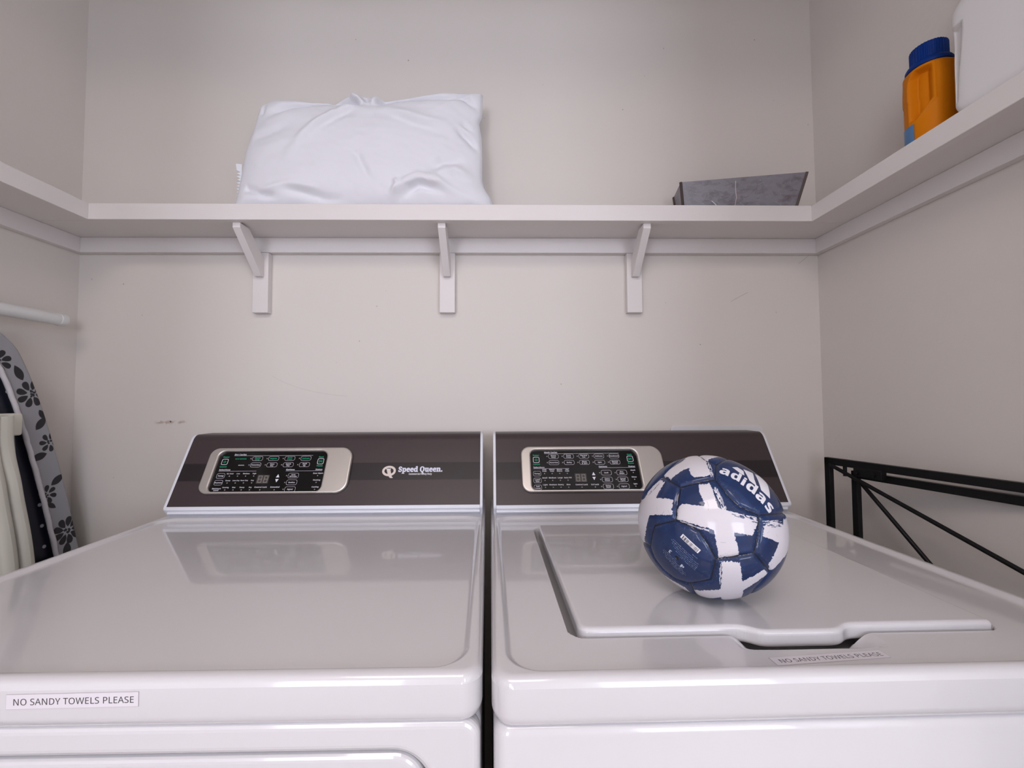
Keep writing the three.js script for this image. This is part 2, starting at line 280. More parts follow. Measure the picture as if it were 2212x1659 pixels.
// control print: coordinates as fractions of the panel
function panelTexture(spec) {
  return canvasTex(1536, 608, (c, w, h) => {
    c.fillStyle = '#0d0b0c'; c.fillRect(0, 0, w, h);
    const G = '#12b780', Wh = '#dcdae2';
    const text = (s, u, v, px, col = Wh, align = 'center') => { c.fillStyle = col; c.font = `bold ${px}px ${FONT}`; c.textAlign = align; c.textBaseline = 'middle'; c.fillText(s, u * w, v * h); };
    const two = (s, u, v, px, col) => { const p = s.split('|'); if (p.length === 1) text(p[0], u, v, px, col); else { text(p[0], u, v - px * 0.44 / h, px, col); text(p[1], u, v + px * 0.44 / h, px, col); } };
    const pill = (u, v, ww, hh, r, lw = 4) => { c.strokeStyle = '#cfccd3'; c.lineWidth = lw; c.beginPath(); c.roundRect(u * w - ww * w / 2, v * h - hh * h / 2, ww * w, hh * h, r); c.stroke(); };
    const led = (u, v) => { c.fillStyle = '#8d878a'; c.beginPath(); c.arc(u * w, v * h, 9, 0, 7); c.fill(); };
    const rule = (u0, u1, v) => { c.fillStyle = '#b9b6c2'; c.fillRect(u0 * w, v * h - 2.5, (u1 - u0) * w, 5); };
    const button = (s, u, v, col, ww = 0.093, hh = 0.106) => { pill(u, v, ww, hh, 24); led(u - ww / 2 - 0.014, v); two(s, u, v, 27, col); };
    const square = (u, v) => { pill(u, v, 0.054, 0.135, 18, 8); };
    spec({ text, two, pill, led, rule, button, square, G, Wh, c, w, h });
    // power and start symbols
    const sx = spec.power; c.strokeStyle = G; c.lineWidth = 5; c.beginPath(); c.arc(sx[0] * w, sx[1] * h, 15, -1.0, 4.15); c.stroke(); c.beginPath(); c.moveTo(sx[0] * w, sx[1] * h - 20); c.lineTo(sx[0] * w, sx[1] * h - 2); c.stroke();
    const q = spec.start; c.beginPath(); c.moveTo(q[0] * w - 20, q[1] * h - 17); c.lineTo(q[0] * w + 2, q[1] * h); c.lineTo(q[0] * w - 20, q[1] * h + 17); c.closePath(); c.stroke(); for (const d of [9, 19]) { c.beginPath(); c.moveTo(q[0] * w + d, q[1] * h - 17); c.lineTo(q[0] * w + d, q[1] * h + 17); c.stroke(); }
    // two-digit display, arrows
    const [dx, dy] = spec.display; c.fillStyle = '#4b4745'; c.fillRect((dx - 0.053) * w, (dy - 0.1) * h, 0.106 * w, 0.2 * h);
    c.strokeStyle = '#8f8983'; c.lineWidth = 7; for (const d of [-0.026, 0.026]) { const x = (dx + d) * w; c.strokeRect(x - 22, dy * h - 46, 44, 46); c.strokeRect(x - 22, dy * h, 44, 46); }
    const [ax, ay] = spec.arrows; c.fillStyle = '#e6e3ee'; for (const k of [-1, 1]) { c.beginPath(); c.moveTo(ax * w, ay * h + k * 60); c.lineTo(ax * w - 24, ay * h + k * 12); c.lineTo(ax * w + 24, ay * h + k * 12); c.fill(); }
  });
}
const drySpec = (k) => {
  const { text, two, pill, led, rule, button, square, G } = k;
  text('Dry Cycles', 0.13, 0.075, 34, undefined, 'left'); rule(0.13, 0.855, 0.105);
  text('AUTO SENSING', 0.2, 0.185, 22, G); text('MANUAL', 0.222, 0.34, 20);
  ['Heavy|Duty', 'Regular', 'Perm|Press', 'Delicate'].forEach((s, i) => button(s, 0.352 + i * 0.148, 0.178, G));
  ['Favorites', 'Time|Dry', 'Quick|Dry', 'Fluff|Up'].forEach((s, i) => button(s, 0.352 + i * 0.148, 0.335));
  text('Power', 0.062, 0.135, 30, G); square(0.062, 0.255); text('Cancel', 0.062, 0.375, 30, G);
  text('Start', 0.935, 0.145, 30, G); square(0.937, 0.255); text('Pause', 0.937, 0.365, 30, G);
  text('Selections', 0.035, 0.45, 32, undefined, 'left'); rule(0.035, 0.375, 0.483);
  text('Options', 0.64, 0.455, 32, undefined, 'left'); rule(0.64, 0.97, 0.487); text('Status', 0.97, 0.455, 32, undefined, 'right');
  pill(0.068, 0.595, 0.072, 0.115, 22); text('Temp', 0.068, 0.595, 30); pill(0.068, 0.755, 0.072, 0.115, 22); text('Dryness', 0.068, 0.755, 27); two('Moisture|Level', 0.07, 0.915, 28);
  const rows = [['No Heat', 'Low', 'Medium', 'High'], ['Damp', 'Less Dry', 'Near Dry', 'Dry'], ['Sensing', 'Wet', 'Damp', 'Dry']];
  rows.forEach((r, j) => r.forEach((s, i) => { const u = 0.147 + i * 0.0725, v = 0.545 + j * 0.162; text(s, u, v, 24); led(u, v + 0.058); }));
  text('Control Lock', 0.455, 0.868, 28); led(0.455, 0.93); text('Extended', 0.582, 0.868, 28); led(0.582, 0.93);
  ['Anti-|Wrinkle', 'EcoDry', 'Signal'].forEach((s, i) => button(s, 0.72, 0.6 + i * 0.16, undefined, 0.093, 0.118));
  ['Door Open', 'Heating', 'Cooling'].forEach((s, i) => { text(s, 0.938, 0.545 + i * 0.162, 27); led(0.938, 0.603 + i * 0.162); });
};
drySpec.power = [0.062, 0.255]; drySpec.start = [0.937, 0.255]; drySpec.display = [0.455, 0.68]; drySpec.arrows = [0.582, 0.66];
const washSpec = (k) => {
  const { text, two, pill, led, rule, button, square, G } = k;
  text('Wash Cycles', 0.135, 0.06, 32, undefined, 'left'); rule(0.135, 0.835, 0.09);
  ['Heavy|Duty', 'Perm|Press', 'Normal|Eco', 'Delicate', 'Handwash'].forEach((s, i) => button(s, 0.22 + i * 0.1415, 0.16));
  ['Favorites', 'Bulky', 'Rinse|& Spin', 'Spin', 'Special|Cycles'].forEach((s, i) => button(s, 0.22 + i * 0.1415, 0.315));
  text('Power', 0.058, 0.13, 30, G); square(0.058, 0.245); text('Cancel', 0.058, 0.352, 30, G);
  text('Start', 0.932, 0.125, 30, G); square(0.932, 0.235); text('Pause', 0.932, 0.345, 30, G);
  text('Selections', 0.028, 0.43, 32, undefined, 'left'); rule(0.028, 0.355, 0.462);
  text('Options', 0.628, 0.422, 32, undefined, 'left'); rule(0.628, 0.965, 0.45); text('Status', 0.965, 0.422, 32, undefined, 'right');
  ['Temp', 'Load|Size', 'Soil|Level'].forEach((s, i) => { pill(0.058, 0.58 + i * 0.163, 0.068, 0.115, 22); two(s, 0.058, 0.58 + i * 0.163, 29); });
  const rows = [['Cold|Cold', 'Warm|Cold', 'Warm|Warm', 'Hot|Cold'], ['Small', 'Medium', 'Large', 'Auto Fill'], ['Light', 'Medium', 'Heavy', 'Max']];
  rows.forEach((r, j) => r.forEach((s, i) => { const u = 0.126 + i * 0.0692, v = 0.58 + j * 0.163; two(s, u, v - (j ? 0.062 : 0.078), 27); led(u, v); }));
  text('Control Lock', 0.452, 0.85, 28); led(0.452, 0.908); text('Lid Lock', 0.572, 0.85, 28); led(0.572, 0.908);
  ['Soak', 'Extra|Rinse', 'Delay|Start'].forEach((s, i) => button(s, 0.69, 0.572 + i * 0.163, undefined, 0.093, 0.118));
  ['Pre-|Wash', 'Speed|Cycle', 'Signal'].forEach((s, i) => button(s, 0.832, 0.572 + i * 0.163, undefined, 0.093, 0.118));
  ['Wash', 'Rinse', 'Spin'].forEach((s, i) => { text(s, 0.938, 0.515 + i * 0.163, 27); led(0.938, 0.573 + i * 0.163); });
};
washSpec.power = [0.058, 0.245]; washSpec.start = [0.932, 0.235]; washSpec.display = [0.452, 0.685]; washSpec.arrows = [0.572, 0.65];

const stickerTex = canvasTex(1024, 112, (c, w, h) => {
  c.fillStyle = '#dcd8de'; c.fillRect(0, 0, w, h); c.strokeStyle = '#c3bac2'; c.lineWidth = 3; c.strokeRect(1, 1, w - 2, h - 2);
  c.fillStyle = '#201b22'; c.font = `68px ${FONT}`; c.textBaseline = 'middle'; const s = 'NO SANDY TOWELS PLEASE', m = c.measureText(s).width; c.translate(52, h / 2 + 2); c.scale((w - 84) / m, 1); c.fillText(s, 0, 0);
});
const stickerMat = std([1, 1, 1], 0.3, { map: stickerTex, clearcoat: 0.6, clearcoatRoughness: 0.1 });
function sticker(w, h) { return planarUV(box(-w / 2, w / 2, -h / 2, h / 2, 0, 0.0003), 'x', 'y', -w / 2, -h / 2, w, h); }
function machineAt(xc, W, z, yaw) { const c = Math.cos(yaw), s = Math.sin(yaw); return [xc - W / 2 * c, 0, z + W / 2 * s]; }

// the sheet-metal cabinets stand a little out of square: their sides lean k metres per metre of depth
function skew(t, k) { const m = new THREE.Matrix4().set(1, 0, k, 0, 0, 1, 0, 0, 0, 0, 1, 0, 0, 0, 0, 1); t.traverse((o) => { if (o.isMesh) o.geometry.applyMatrix4(m); }); }
// dryer
{
  const W = 0.683, t = thing('clothes_dryer', 'white clothes dryer on the left with a plain flat top and brown control console', 'dryer', machineAt(-0.3901, W, 0.2135, -0.002), -0.002);
  const x0 = -0.004, x1 = W + 0.004, zb = -0.155;
  mesh('cabinet', loft([[TOPY - 0.044, ring(x0 + 0.01, x1 - 0.01, zb, FZL - 0.03, 0.01)], [TOPY - 0.052, ring(x0 + 0.002, x1 - 0.002, zb, FZL - 0.022, 0.01)], [TOPY - 0.062, ring(x0, x1, zb, FZL - 0.022, 0.01)], [0.02, ring(x0, x1, zb, FZL - 0.022, 0.01)], [0, ring(x0 + 0.02, x1 - 0.02, zb + 0.02, FZL - 0.05, 0.01)]], true, true), enamel, t);
  // front panel with the door opening
  const s = roundRect(x0, x1, 0.06, TOPY - 0.0435, [0.004, 0.004, 0.018, 0.018]), d0 = 0.042, d1 = W - 0.042;
  s.holes.push(roundRect(d0, d1, 0.30, TOPY - 0.0725, 0.034));
  mesh('front_panel', extrude(s, 0.022, 0.008, 5, 12).translate(0, 0, FZL - 0.022), enamel, t);
  const door = mesh('door', extrude(roundRect(d0 + 0.004, d1 - 0.004, 0.304, TOPY - 0.0765, 0.03), 0.016, 0.007, 5, 12).translate(0, 0, FZL - 0.0215), enamel, t);
  mesh('door_handle', extrude(roundRect(d1 - 0.06, d1 - 0.03, 0.5, 0.66, 0.012), 0.006, 0.002).translate(0, 0, FZL - 0.006), enamel, door);
  mesh('top_panel', topPanel(W), enamel, t);
  console_(t, W, fasciaTexture(true), panelTexture(drySpec));
  mesh('sticker', sticker(0.1155, 0.0128).rotateZ(0.009).translate(0.3270, TOPY - 0.0178, 0.5402), stickerMat, t, 'white paper strip printed with a request about towels');
  skew(t, 0.042);
}
// washer
{
  const W = 0.651, t = thing('washing_machine', 'white top-loading washing machine on the right with a recessed lid under the football', 'washing machine', machineAt(0.3006, W, 0.2196, 0.010), 0.010);
  const x0 = -0.004, x1 = W + 0.004, zb = -0.155;
  mesh('cabinet', loft([[TOPY - 0.043, ring(x0 + 0.012, x1 - 0.012, zb, FZL - 0.012, 0.01)], [TOPY - 0.0455, ring(x0 + 0.005, x1 - 0.005, zb, FZL - 0.005, 0.012)], [TOPY - 0.049, ring(x0 + 0.002, x1 - 0.002, zb, FZL - 0.002, 0.013)], [TOPY - 0.054, ring(x0, x1, zb, FZL, 0.014)], [0.02, ring(x0, x1, zb, FZL, 0.014)], [0, ring(x0 + 0.02, x1 - 0.02, zb + 0.02, FZL - 0.03, 0.01)]], true, true), enamel, t);
  const cx0 = 0.078, cx1 = 0.549, cz0 = 0.074, cz1 = 0.467;
  const cut = { xs: [cx0, cx1], zs: [cz0, cz1], h: (x, z, h) => {
    const d = sdRR(x, z, cx0, cx1, cz0, cz1, 0.018);
    let k = smooth(-0.0012, 0.0012, d);
    const well = Math.min(smooth(0.245, 0.288, x), 1 - smooth(0.354, 0.402, x)) * (1 - smooth(0.485, 0.4955, z)) * (z > cz1 - 0.02 ? 1 : 0);
    return Math.min(h - 0.03 * k, h - 0.03 * well);
  } };
  mesh('top_panel', topPanel(W, cut), enamel, t);
  // lid with a projecting finger lip
  const L = [cx0 + 0.0095, cx1 - 0.0045, cz0 + 0.003, cz1 - 0.0045], s = new THREE.Shape(), r = 0.014;   // drawn in x, -z
  s.moveTo(L[0] + 0.004, -L[2]); s.lineTo(L[0], -L[2] - 0.004); s.lineTo(L[0], -L[3] + r); s.quadraticCurveTo(L[0], -L[3], L[0] + r, -L[3]);
  s.lineTo(0.252, -L[3]); s.bezierCurveTo(0.274, -L[3], 0.268, -L[3] - 0.012, 0.290, -L[3] - 0.012); s.lineTo(0.350, -L[3] - 0.012); s.bezierCurveTo(0.374, -L[3] - 0.012, 0.368, -L[3], 0.392, -L[3]);
  s.lineTo(L[1] - 0.006, -L[3]); s.quadraticCurveTo(L[1], -L[3], L[1], -L[3] + 0.006); s.lineTo(L[1], -L[2] - 0.004); s.lineTo(L[1] - 0.004, -L[2]); s.closePath();
  mesh('lid', extrude(s, 0.018, 0.005, 5, 12).rotateX(-Math.PI / 2).translate(0, TOPY + 0.002 - 0.018, 0), enamel, t);
  console_(t, W, fasciaTexture(false), panelTexture(washSpec));
  mesh('sticker', sticker(0.118, 0.0125).rotateX(-Math.PI / 2).rotateY(0.075).translate(0.3215, TOPY - 0.0048, 0.5105), stickerMat, t, 'white paper strip printed with a request about towels');
  skew(t, 0.024);
}

// ------------------------------------------------------------------ football
{
  const RB = 0.0861, C0 = V(0.2584, 1.0181, 0.6035);
  const t = thing('football', 'worn blue and white stitched football resting on the washing machine lid', 'ball', [C0.x, C0.y - RB, C0.z]);
  // print map: a flat net of the ball round one of its own axes; S is the size of the net, 2.18 rad to its edge
  const S = 2048, H = S / 2, AX = V(-0.4142, 0.2512, 0.8748), U1 = V(0.9038, 0, 0.4279), U2 = V(0.1075, 0.9679, -0.2271);
  const P = { A: [848, 796], B: [1072, 723], C: [1330, 938], D: [1288, 1176], E: [1060, 1232], F: [825, 1024], G: [654, 1077], H: [578, 1247], K: [886, 1474], L: [1033, 1390], M: [1088, 569], Q: [1434, 1317], P: [674, 679] };
  const far = { K: [900, 2040], H: [20, 1290], M: [1340, 40], T: [880, 30], N: [2030, 740], Q: [1400, 2030], P: [800, 20], L: [60, 830] };
  const BC = [[1142, 835], [1198, 895], [1269, 919]], CD = [[1313, 1059]], EF = [[1017, 1146], [969, 1076], [924, 1053]], HK = [[597, 1345], [665, 1433], [773, 1484]];
  const kk = [[906, 1754], far.K], hh = [[321, 1285], far.H], mm = [[1251, 315], far.M], tt = [[1006, 498], [918, 270], far.T], nn = [[1589, 879], far.N], qq = [[1352, 1478], [1373, 1739], far.Q], pp = [[765, 499], [790, 299], far.P], ll = [[574, 766], [409, 870], far.L];
  const rev = (a) => [...a].reverse();
  const panels = [
    [P.A, P.B, ...BC, P.C, ...CD, P.D, P.E, ...EF, P.F],
    [P.F, ...rev(EF), P.E, P.L, P.K, ...rev(HK), P.H, P.G],
    [P.B, P.M, ...mm, [2040, 40], ...rev(nn), P.C, ...rev(BC)],
    [P.A, P.F, P.G, P.H, ...hh, ...rev(ll), P.P],
    [P.A, P.P, ...pp, ...rev(tt), P.M, P.B],
    [P.C, ...nn, [2040, 2040], ...rev(qq), P.Q, P.D, ...rev(CD)],
    [P.D, P.Q, ...qq, ...rev(kk), P.K, P.L, P.E],
    [P.H, ...HK, P.K, ...kk, [20, 2040], ...rev(hh)],
    [P.P, ...ll, [20, 20], ...rev(pp)],
    [P.M, ...tt, ...rev(mm)],
  ];
  const seams = []; const R9 = 905;
  const seg = (...pts) => { for (let i = 0; i + 1 < pts.length; i++) seams.push([pts[i], pts[i + 1]]); };
  seg(P.A, P.B, ...BC, P.C, ...CD, P.D, P.E, ...EF, P.F, P.A); seg(P.E, P.L, P.K, ...rev(HK), P.H, P.G, P.F); seg(P.K, ...kk); seg(P.H, ...hh); seg(P.B, P.M, ...mm); seg(P.M, ...tt); seg(P.C, ...nn); seg(P.D, P.Q, ...qq); seg(P.A, P.P, ...pp); seg(P.P, ...ll);
  const inside = (pt, poly) => { let c = false; for (let i = 0, j = poly.length - 1; i < poly.length; j = i++) { const a = poly[i], b = poly[j]; if ((a[1] > pt[1]) !== (b[1] > pt[1]) && pt[0] < (b[0] - a[0]) * (pt[1] - a[1]) / (b[1] - a[1]) + a[0]) c = !c; } return c; };
  const segDist = (p, [a, b]) => { const dx = b[0] - a[0], dy = b[1] - a[1], k = clamp(((p[0] - a[0]) * dx + (p[1] - a[1]) * dy) / (dx * dx + dy * dy), 0, 1); return Math.hypot(p[0] - a[0] - k * dx, p[1] - a[1] - k * dy); };
  const net = (v) => { const th = Math.acos(clamp(v.dot(AX), -1, 1)), x = v.dot(U1), y = v.dot(U2), l = Math.hypot(x, y) || 1, q = H * th / 2.18; return [H + q * x / l, H - q * y / l]; };
  const tex = canvasTex(S, S, (c) => {
    c.fillStyle = '#152a54'; c.fillRect(0, 0, S, S);
    for (let i = 0; i < 900; i++) { const g = 0.03 + rnd() * 0.07; c.fillStyle = rnd() < 0.4 ? `rgba(40,90,160,${g})` : `rgba(28,26,48,${g})`; c.beginPath(); c.ellipse(rnd() * S, rnd() * S, 20 + rnd() * 70, 10 + rnd() * 40, rnd() * 3, 0, 7); c.fill(); }
    // brush crosses
    const X = [
      [[970, 783], [1037, 766], [1058, 832], [1080, 922], [1118, 932], [1205, 951], [1318, 980], [1285, 1037], [1265, 1068], [1160, 1058], [1179, 1116], [1191, 1190], [1143, 1210], [1079, 1223], [1066, 1146], [1049, 1056], [1008, 1049], [924, 1032], [832, 1014], [838, 951], [869, 917], [1002, 921], [977, 839]],
      [[678, 720], [725, 753], [671, 876], [807, 890], [805, 991], [617, 1006], [586, 1079], [507, 1237], [317, 1253], [200, 1149], [180, 1052], [268, 882], [522, 870], [600, 763]],
      [[840, 492], [854, 286], [1165, 267], [1211, 315], [1014, 532], [1021, 593], [1045, 687], [1001, 717], [940, 724], [926, 711], [896, 635], [840, 667], [779, 724], [677, 671], [743, 611], [829, 520]],
      [[1093, 1240], [1196, 1234], [1208, 1285], [1220, 1370], [1367, 1286], [1409, 1330], [1323, 1388], [1247, 1464], [1285, 1705], [1169, 1787], [1101, 1577], [916, 1758], [897, 1545], [1093, 1457], [1095, 1330]],
      [[1348, 1001], [1408, 963], [1535, 975], [1560, 928], [1800, 870], [1781, 1000], [1759, 1145], [1552, 1223], [1433, 1313], [1398, 1255], [1431, 1185], [1474, 1100], [1341, 1066]],
      [[307, 1332], [369, 1362], [467, 1505], [692, 1520], [835, 1542], [861, 1648], [737, 1744], [528, 1652], [339, 1461]],
    ];
    c.fillStyle = '#d4d0d6';
    const rag = (p, q, amp) => { const d = Math.hypot(q[0] - p[0], q[1] - p[1]), n = Math.max(2, Math.round(d / 4)); let drift = 0; for (let i = 0; i <= n; i++) { drift = drift * 0.75 + (rnd() - 0.5) * 0.5; const k = clamp((i + (i % n ? rnd() - 0.5 : 0)) / n, 0, 1), a = amp * (drift + (rnd() < 0.25 ? (rnd() - 0.5) * 1.1 : (rnd() - 0.5) * 0.25)) * (i % n ? 1 : 0); c.lineTo(p[0] + (q[0] - p[0]) * k + a * (q[1] - p[1]) / d, p[1] + (q[1] - p[1]) * k - a * (q[0] - p[0]) / d); } };
    for (const poly of X) { c.beginPath(); poly.forEach((p, i) => rag(p, poly[(i + 1) % poly.length], i % 3 ? 7 : 15)); c.fill(); }
    // dry streaks beside some arms
    const streak = (x0, y0, x1, y1, n, spread) => { for (let i = 0; i < n; i++) { const k = rnd(), o = (rnd() - 0.5) * spread, l = 8 + rnd() * 26, a = Math.atan2(y1 - y0, x1 - x0), x = x0 + (x1 - x0) * k - Math.sin(a) * o, y = y0 + (y1 - y0) * k + Math.cos(a) * o; c.lineWidth = 1.5 + rnd() * 3.5; c.beginPath(); c.moveTo(x, y); c.lineTo(x + Math.cos(a) * l, y + Math.sin(a) * l); c.stroke(); } };
    c.strokeStyle = '#d4d0d6'; streak(1066, 790, 1112, 925, 60, 26); streak(1020, 545, 1050, 690, 45, 30); streak(1130, 945, 1300, 965, 40, 22); streak(1345, 985, 1500, 960, 40, 34); streak(850, 1025, 1000, 1060, 30, 12); streak(690, 690, 560, 780, 30, 20); streak(1250, 1440, 1400, 1330, 36, 16); streak(1085, 1250, 1090, 1400, 30, 14);
    c.strokeStyle = '#22355f'; streak(1150, 955, 1300, 985, 16, 20); streak(1370, 995, 1500, 985, 16, 20); streak(700, 735, 590, 830, 12, 20);
    // maker's mark: three bars and the word, letter by letter along a curve
    c.fillStyle = '#e2e0e6';
    for (const b of [[[1199, 585], [1245, 566], [1283, 599], [1275, 653], [1245, 638]], [[1290, 570], [1374, 576], [1352, 660], [1350, 730], [1302, 693]], [[1395, 575], [1545, 530], [1487, 685], [1442, 801], [1377, 751]]]) { c.beginPath(); b.forEach((p, i) => (i ? c.lineTo(...p) : c.moveTo(...p))); c.fill(); }
    const letter = (ch, x, y, a, px = 96) => { c.save(); c.translate(x, y); c.rotate(a); c.font = `bold ${px}px ${FONT}`; c.textAlign = 'center'; c.textBaseline = 'alphabetic'; c.scale(1.13, 1); c.lineWidth = 3; c.strokeStyle = '#e2e0e6'; c.strokeText(ch, 0, px * 0.27); c.fillText(ch, 0, px * 0.27); c.restore(); };
    letter('a', 1140, 652, 0.40, 114); letter('d', 1208, 686, 0.47, 110); letter('i', 1252, 722, 0.55, 110); letter('d', 1302, 758, 0.62, 122); letter('a', 1360, 814, 0.72, 126); letter('s', 1415, 872, 0.82, 124);
    // bar code and small print on the lower panel
    c.save(); c.translate(918, 1153); c.rotate(0.69); c.fillStyle = '#e4e2e6'; c.fillRect(-66, -15, 132, 30); c.fillStyle = '#23232b'; for (let x = -56; x < 56; x += 3 + rnd() * 4) c.fillRect(x, -9, 1 + rnd() * 2.4, 22); c.restore();
    c.save(); c.translate(824, 1265); c.rotate(0.69); c.fillStyle = '#c3c8d6';
    const fine = (y, x0, x1, h) => { for (let x = x0; x < x1; x += 4.5 + rnd() * 3.5) { c.globalAlpha = 0.45 + rnd() * 0.5; c.fillRect(x, y - h * 0.5 * rnd(), 2 + rnd() * 1.6, h * (0.6 + rnd() * 0.5)); } c.globalAlpha = 1; };
    fine(-88, -88, 70, 5); fine(-76, -96, 110, 5); fine(-63, -80, 120, 5); fine(-51, -60, 125, 5); fine(-39, -30, 120, 5); fine(-28, 10, 125, 5); fine(24, -90, 20, 5); fine(37, -96, 70, 5); fine(50, -84, 100, 5); fine(63, -60, 110, 5); fine(75, 0, 100, 5);
    fine(-104, 50, 90, 6); c.fillRect(46, 8, 12, 26); c.fillRect(60, 12, 10, 14); c.restore();
    c.save(); c.translate(782, 1230); c.rotate(0.69 + Math.PI); c.font = `bold 34px ${FONT}`; c.fillStyle = '#d7dae4'; c.textAlign = 'center'; c.textBaseline = 'middle'; c.fillText('3', 0, 0); c.restore();
    // wear: scratches, grime along the seams
    for (let i = 0; i < 1500; i++) { const s = seams[Math.floor(rnd() * 40)], k = rnd(); c.fillStyle = `rgba(130,140,135,${0.05 + rnd() * 0.18})`; c.beginPath(); c.ellipse(s[0][0] + (s[1][0] - s[0][0]) * k + (rnd() - 0.5) * 70, s[0][1] + (s[1][1] - s[0][1]) * k + (rnd() - 0.5) * 70, 1 + rnd() * 7, 1 + rnd() * 3, rnd() * 3, 0, 7); c.fill(); }
    for (let i = 0; i < 260; i++) { const x = 250 + rnd() * 1500, y = 300 + rnd() * 1400, a = rnd() * 6.3, l = 6 + rnd() * 34; c.lineWidth = 0.7 + rnd(); c.strokeStyle = rnd() < 0.5 ? 'rgba(70,70,80,.45)' : 'rgba(170,175,190,.35)'; c.beginPath(); c.moveTo(x, y); c.lineTo(x + Math.cos(a) * l, y + Math.sin(a) * l); c.stroke(); }
    c.lineCap = 'round'; c.strokeStyle = '#191b28'; c.lineWidth = 5; for (const [a, b] of seams) { c.beginPath(); c.moveTo(...a); c.lineTo(...b); c.stroke(); }
    c.lineWidth = 9; c.setLineDash([5, 8]); for (const [a, b] of seams) { c.beginPath(); c.moveTo(...a); c.lineTo(...b); c.stroke(); }
  });
  const leather = std([1, 1, 1], 0.62, { map: tex, specularIntensity: 0.5, clearcoat: 0.6, clearcoatRoughness: 0.07 });
  const ico = new THREE.IcosahedronGeometry(1, 84), p = ico.attributes.position, groups = panels.map(() => []), back = [[], [], [], []], v = V(0, 0, 0), c3 = V(0, 0, 0);
  const cache = new Map();
  const shape = (x, y, z) => {
    const key = x.toFixed(5) + y.toFixed(5) + z.toFixed(5); let r = cache.get(key); if (r) return r;
    v.set(x, y, z).normalize(); const q = net(v), rr = Math.hypot(q[0] - H, q[1] - H); let d = Math.abs(rr - R9);
    if (rr < R9 + 40) for (const s of seams) d = Math.min(d, segDist(q, s));
    const m = 1 - 0.021 * Math.exp(-((d / 13) ** 2)) - 0.013 * Math.exp(-d / 30);
    const dv = Math.hypot(q[0] - 824, q[1] - 1265), hole = dv < 14 ? 0.04 * (1 - (dv / 14) ** 2) : 0;
    r = [v.x * RB * (m - hole), RB + v.y * RB * (m - hole), v.z * RB * (m - hole), q[0] / S, 1 - q[1] / S]; cache.set(key, r); return r;
  };
  for (let i = 0; i < p.count; i += 3) {
    c3.set(p.getX(i) + p.getX(i + 1) + p.getX(i + 2), p.getY(i) + p.getY(i + 1) + p.getY(i + 2), p.getZ(i) + p.getZ(i + 1) + p.getZ(i + 2)).normalize();
    const q = net(c3), rr = Math.hypot(q[0] - H, q[1] - H); let list;
    if (rr > R9) list = back[(q[0] > H ? 1 : 0) + (q[1] > H ? 2 : 0)];
    else { const k = panels.findIndex((poly) => inside(q, poly)); list = groups[k < 0 ? 5 : k]; }
    for (let k = 0; k < 3; k++) list.push(shape(p.getX(i + k), p.getY(i + k), p.getZ(i + k)));
  }
  for (const list of [...groups, ...back]) {
    if (!list.length) continue;
    const g = new THREE.BufferGeometry();
    g.setAttribute('position', new THREE.Float32BufferAttribute(list.flatMap((a) => a.slice(0, 3)), 3)); g.setAttribute('uv', new THREE.Float32BufferAttribute(list.flatMap((a) => a.slice(3)), 2));
    const w = mergeVertices(g, 1e-6); w.computeVertexNormals(); mesh('panel', w, leather, t);
  }
  const vd = AX.clone().multiplyScalar(Math.cos(0)).normalize(); const q = [824, 1265], th = Math.hypot(q[0] - H, q[1] - H) / H * 2.18, ph = Math.atan2(H - q[1], q[0] - H);
  vd.copy(AX).multiplyScalar(Math.cos(th)).addScaledVector(U1, Math.sin(th) * Math.cos(ph)).addScaledVector(U2, Math.sin(th) * Math.sin(ph));
  const vg = new THREE.TorusGeometry(0.0022, 0.0009, 8, 18).applyQuaternion(new THREE.Quaternion().setFromUnitVectors(V(0, 0, 1), vd)).translate(vd.x * RB * 0.985, RB + vd.y * RB * 0.985, vd.z * RB * 0.985);
  mesh('valve', vg, std([0.02, 0.02, 0.02], 0.6), t, 'black rubber valve');
}

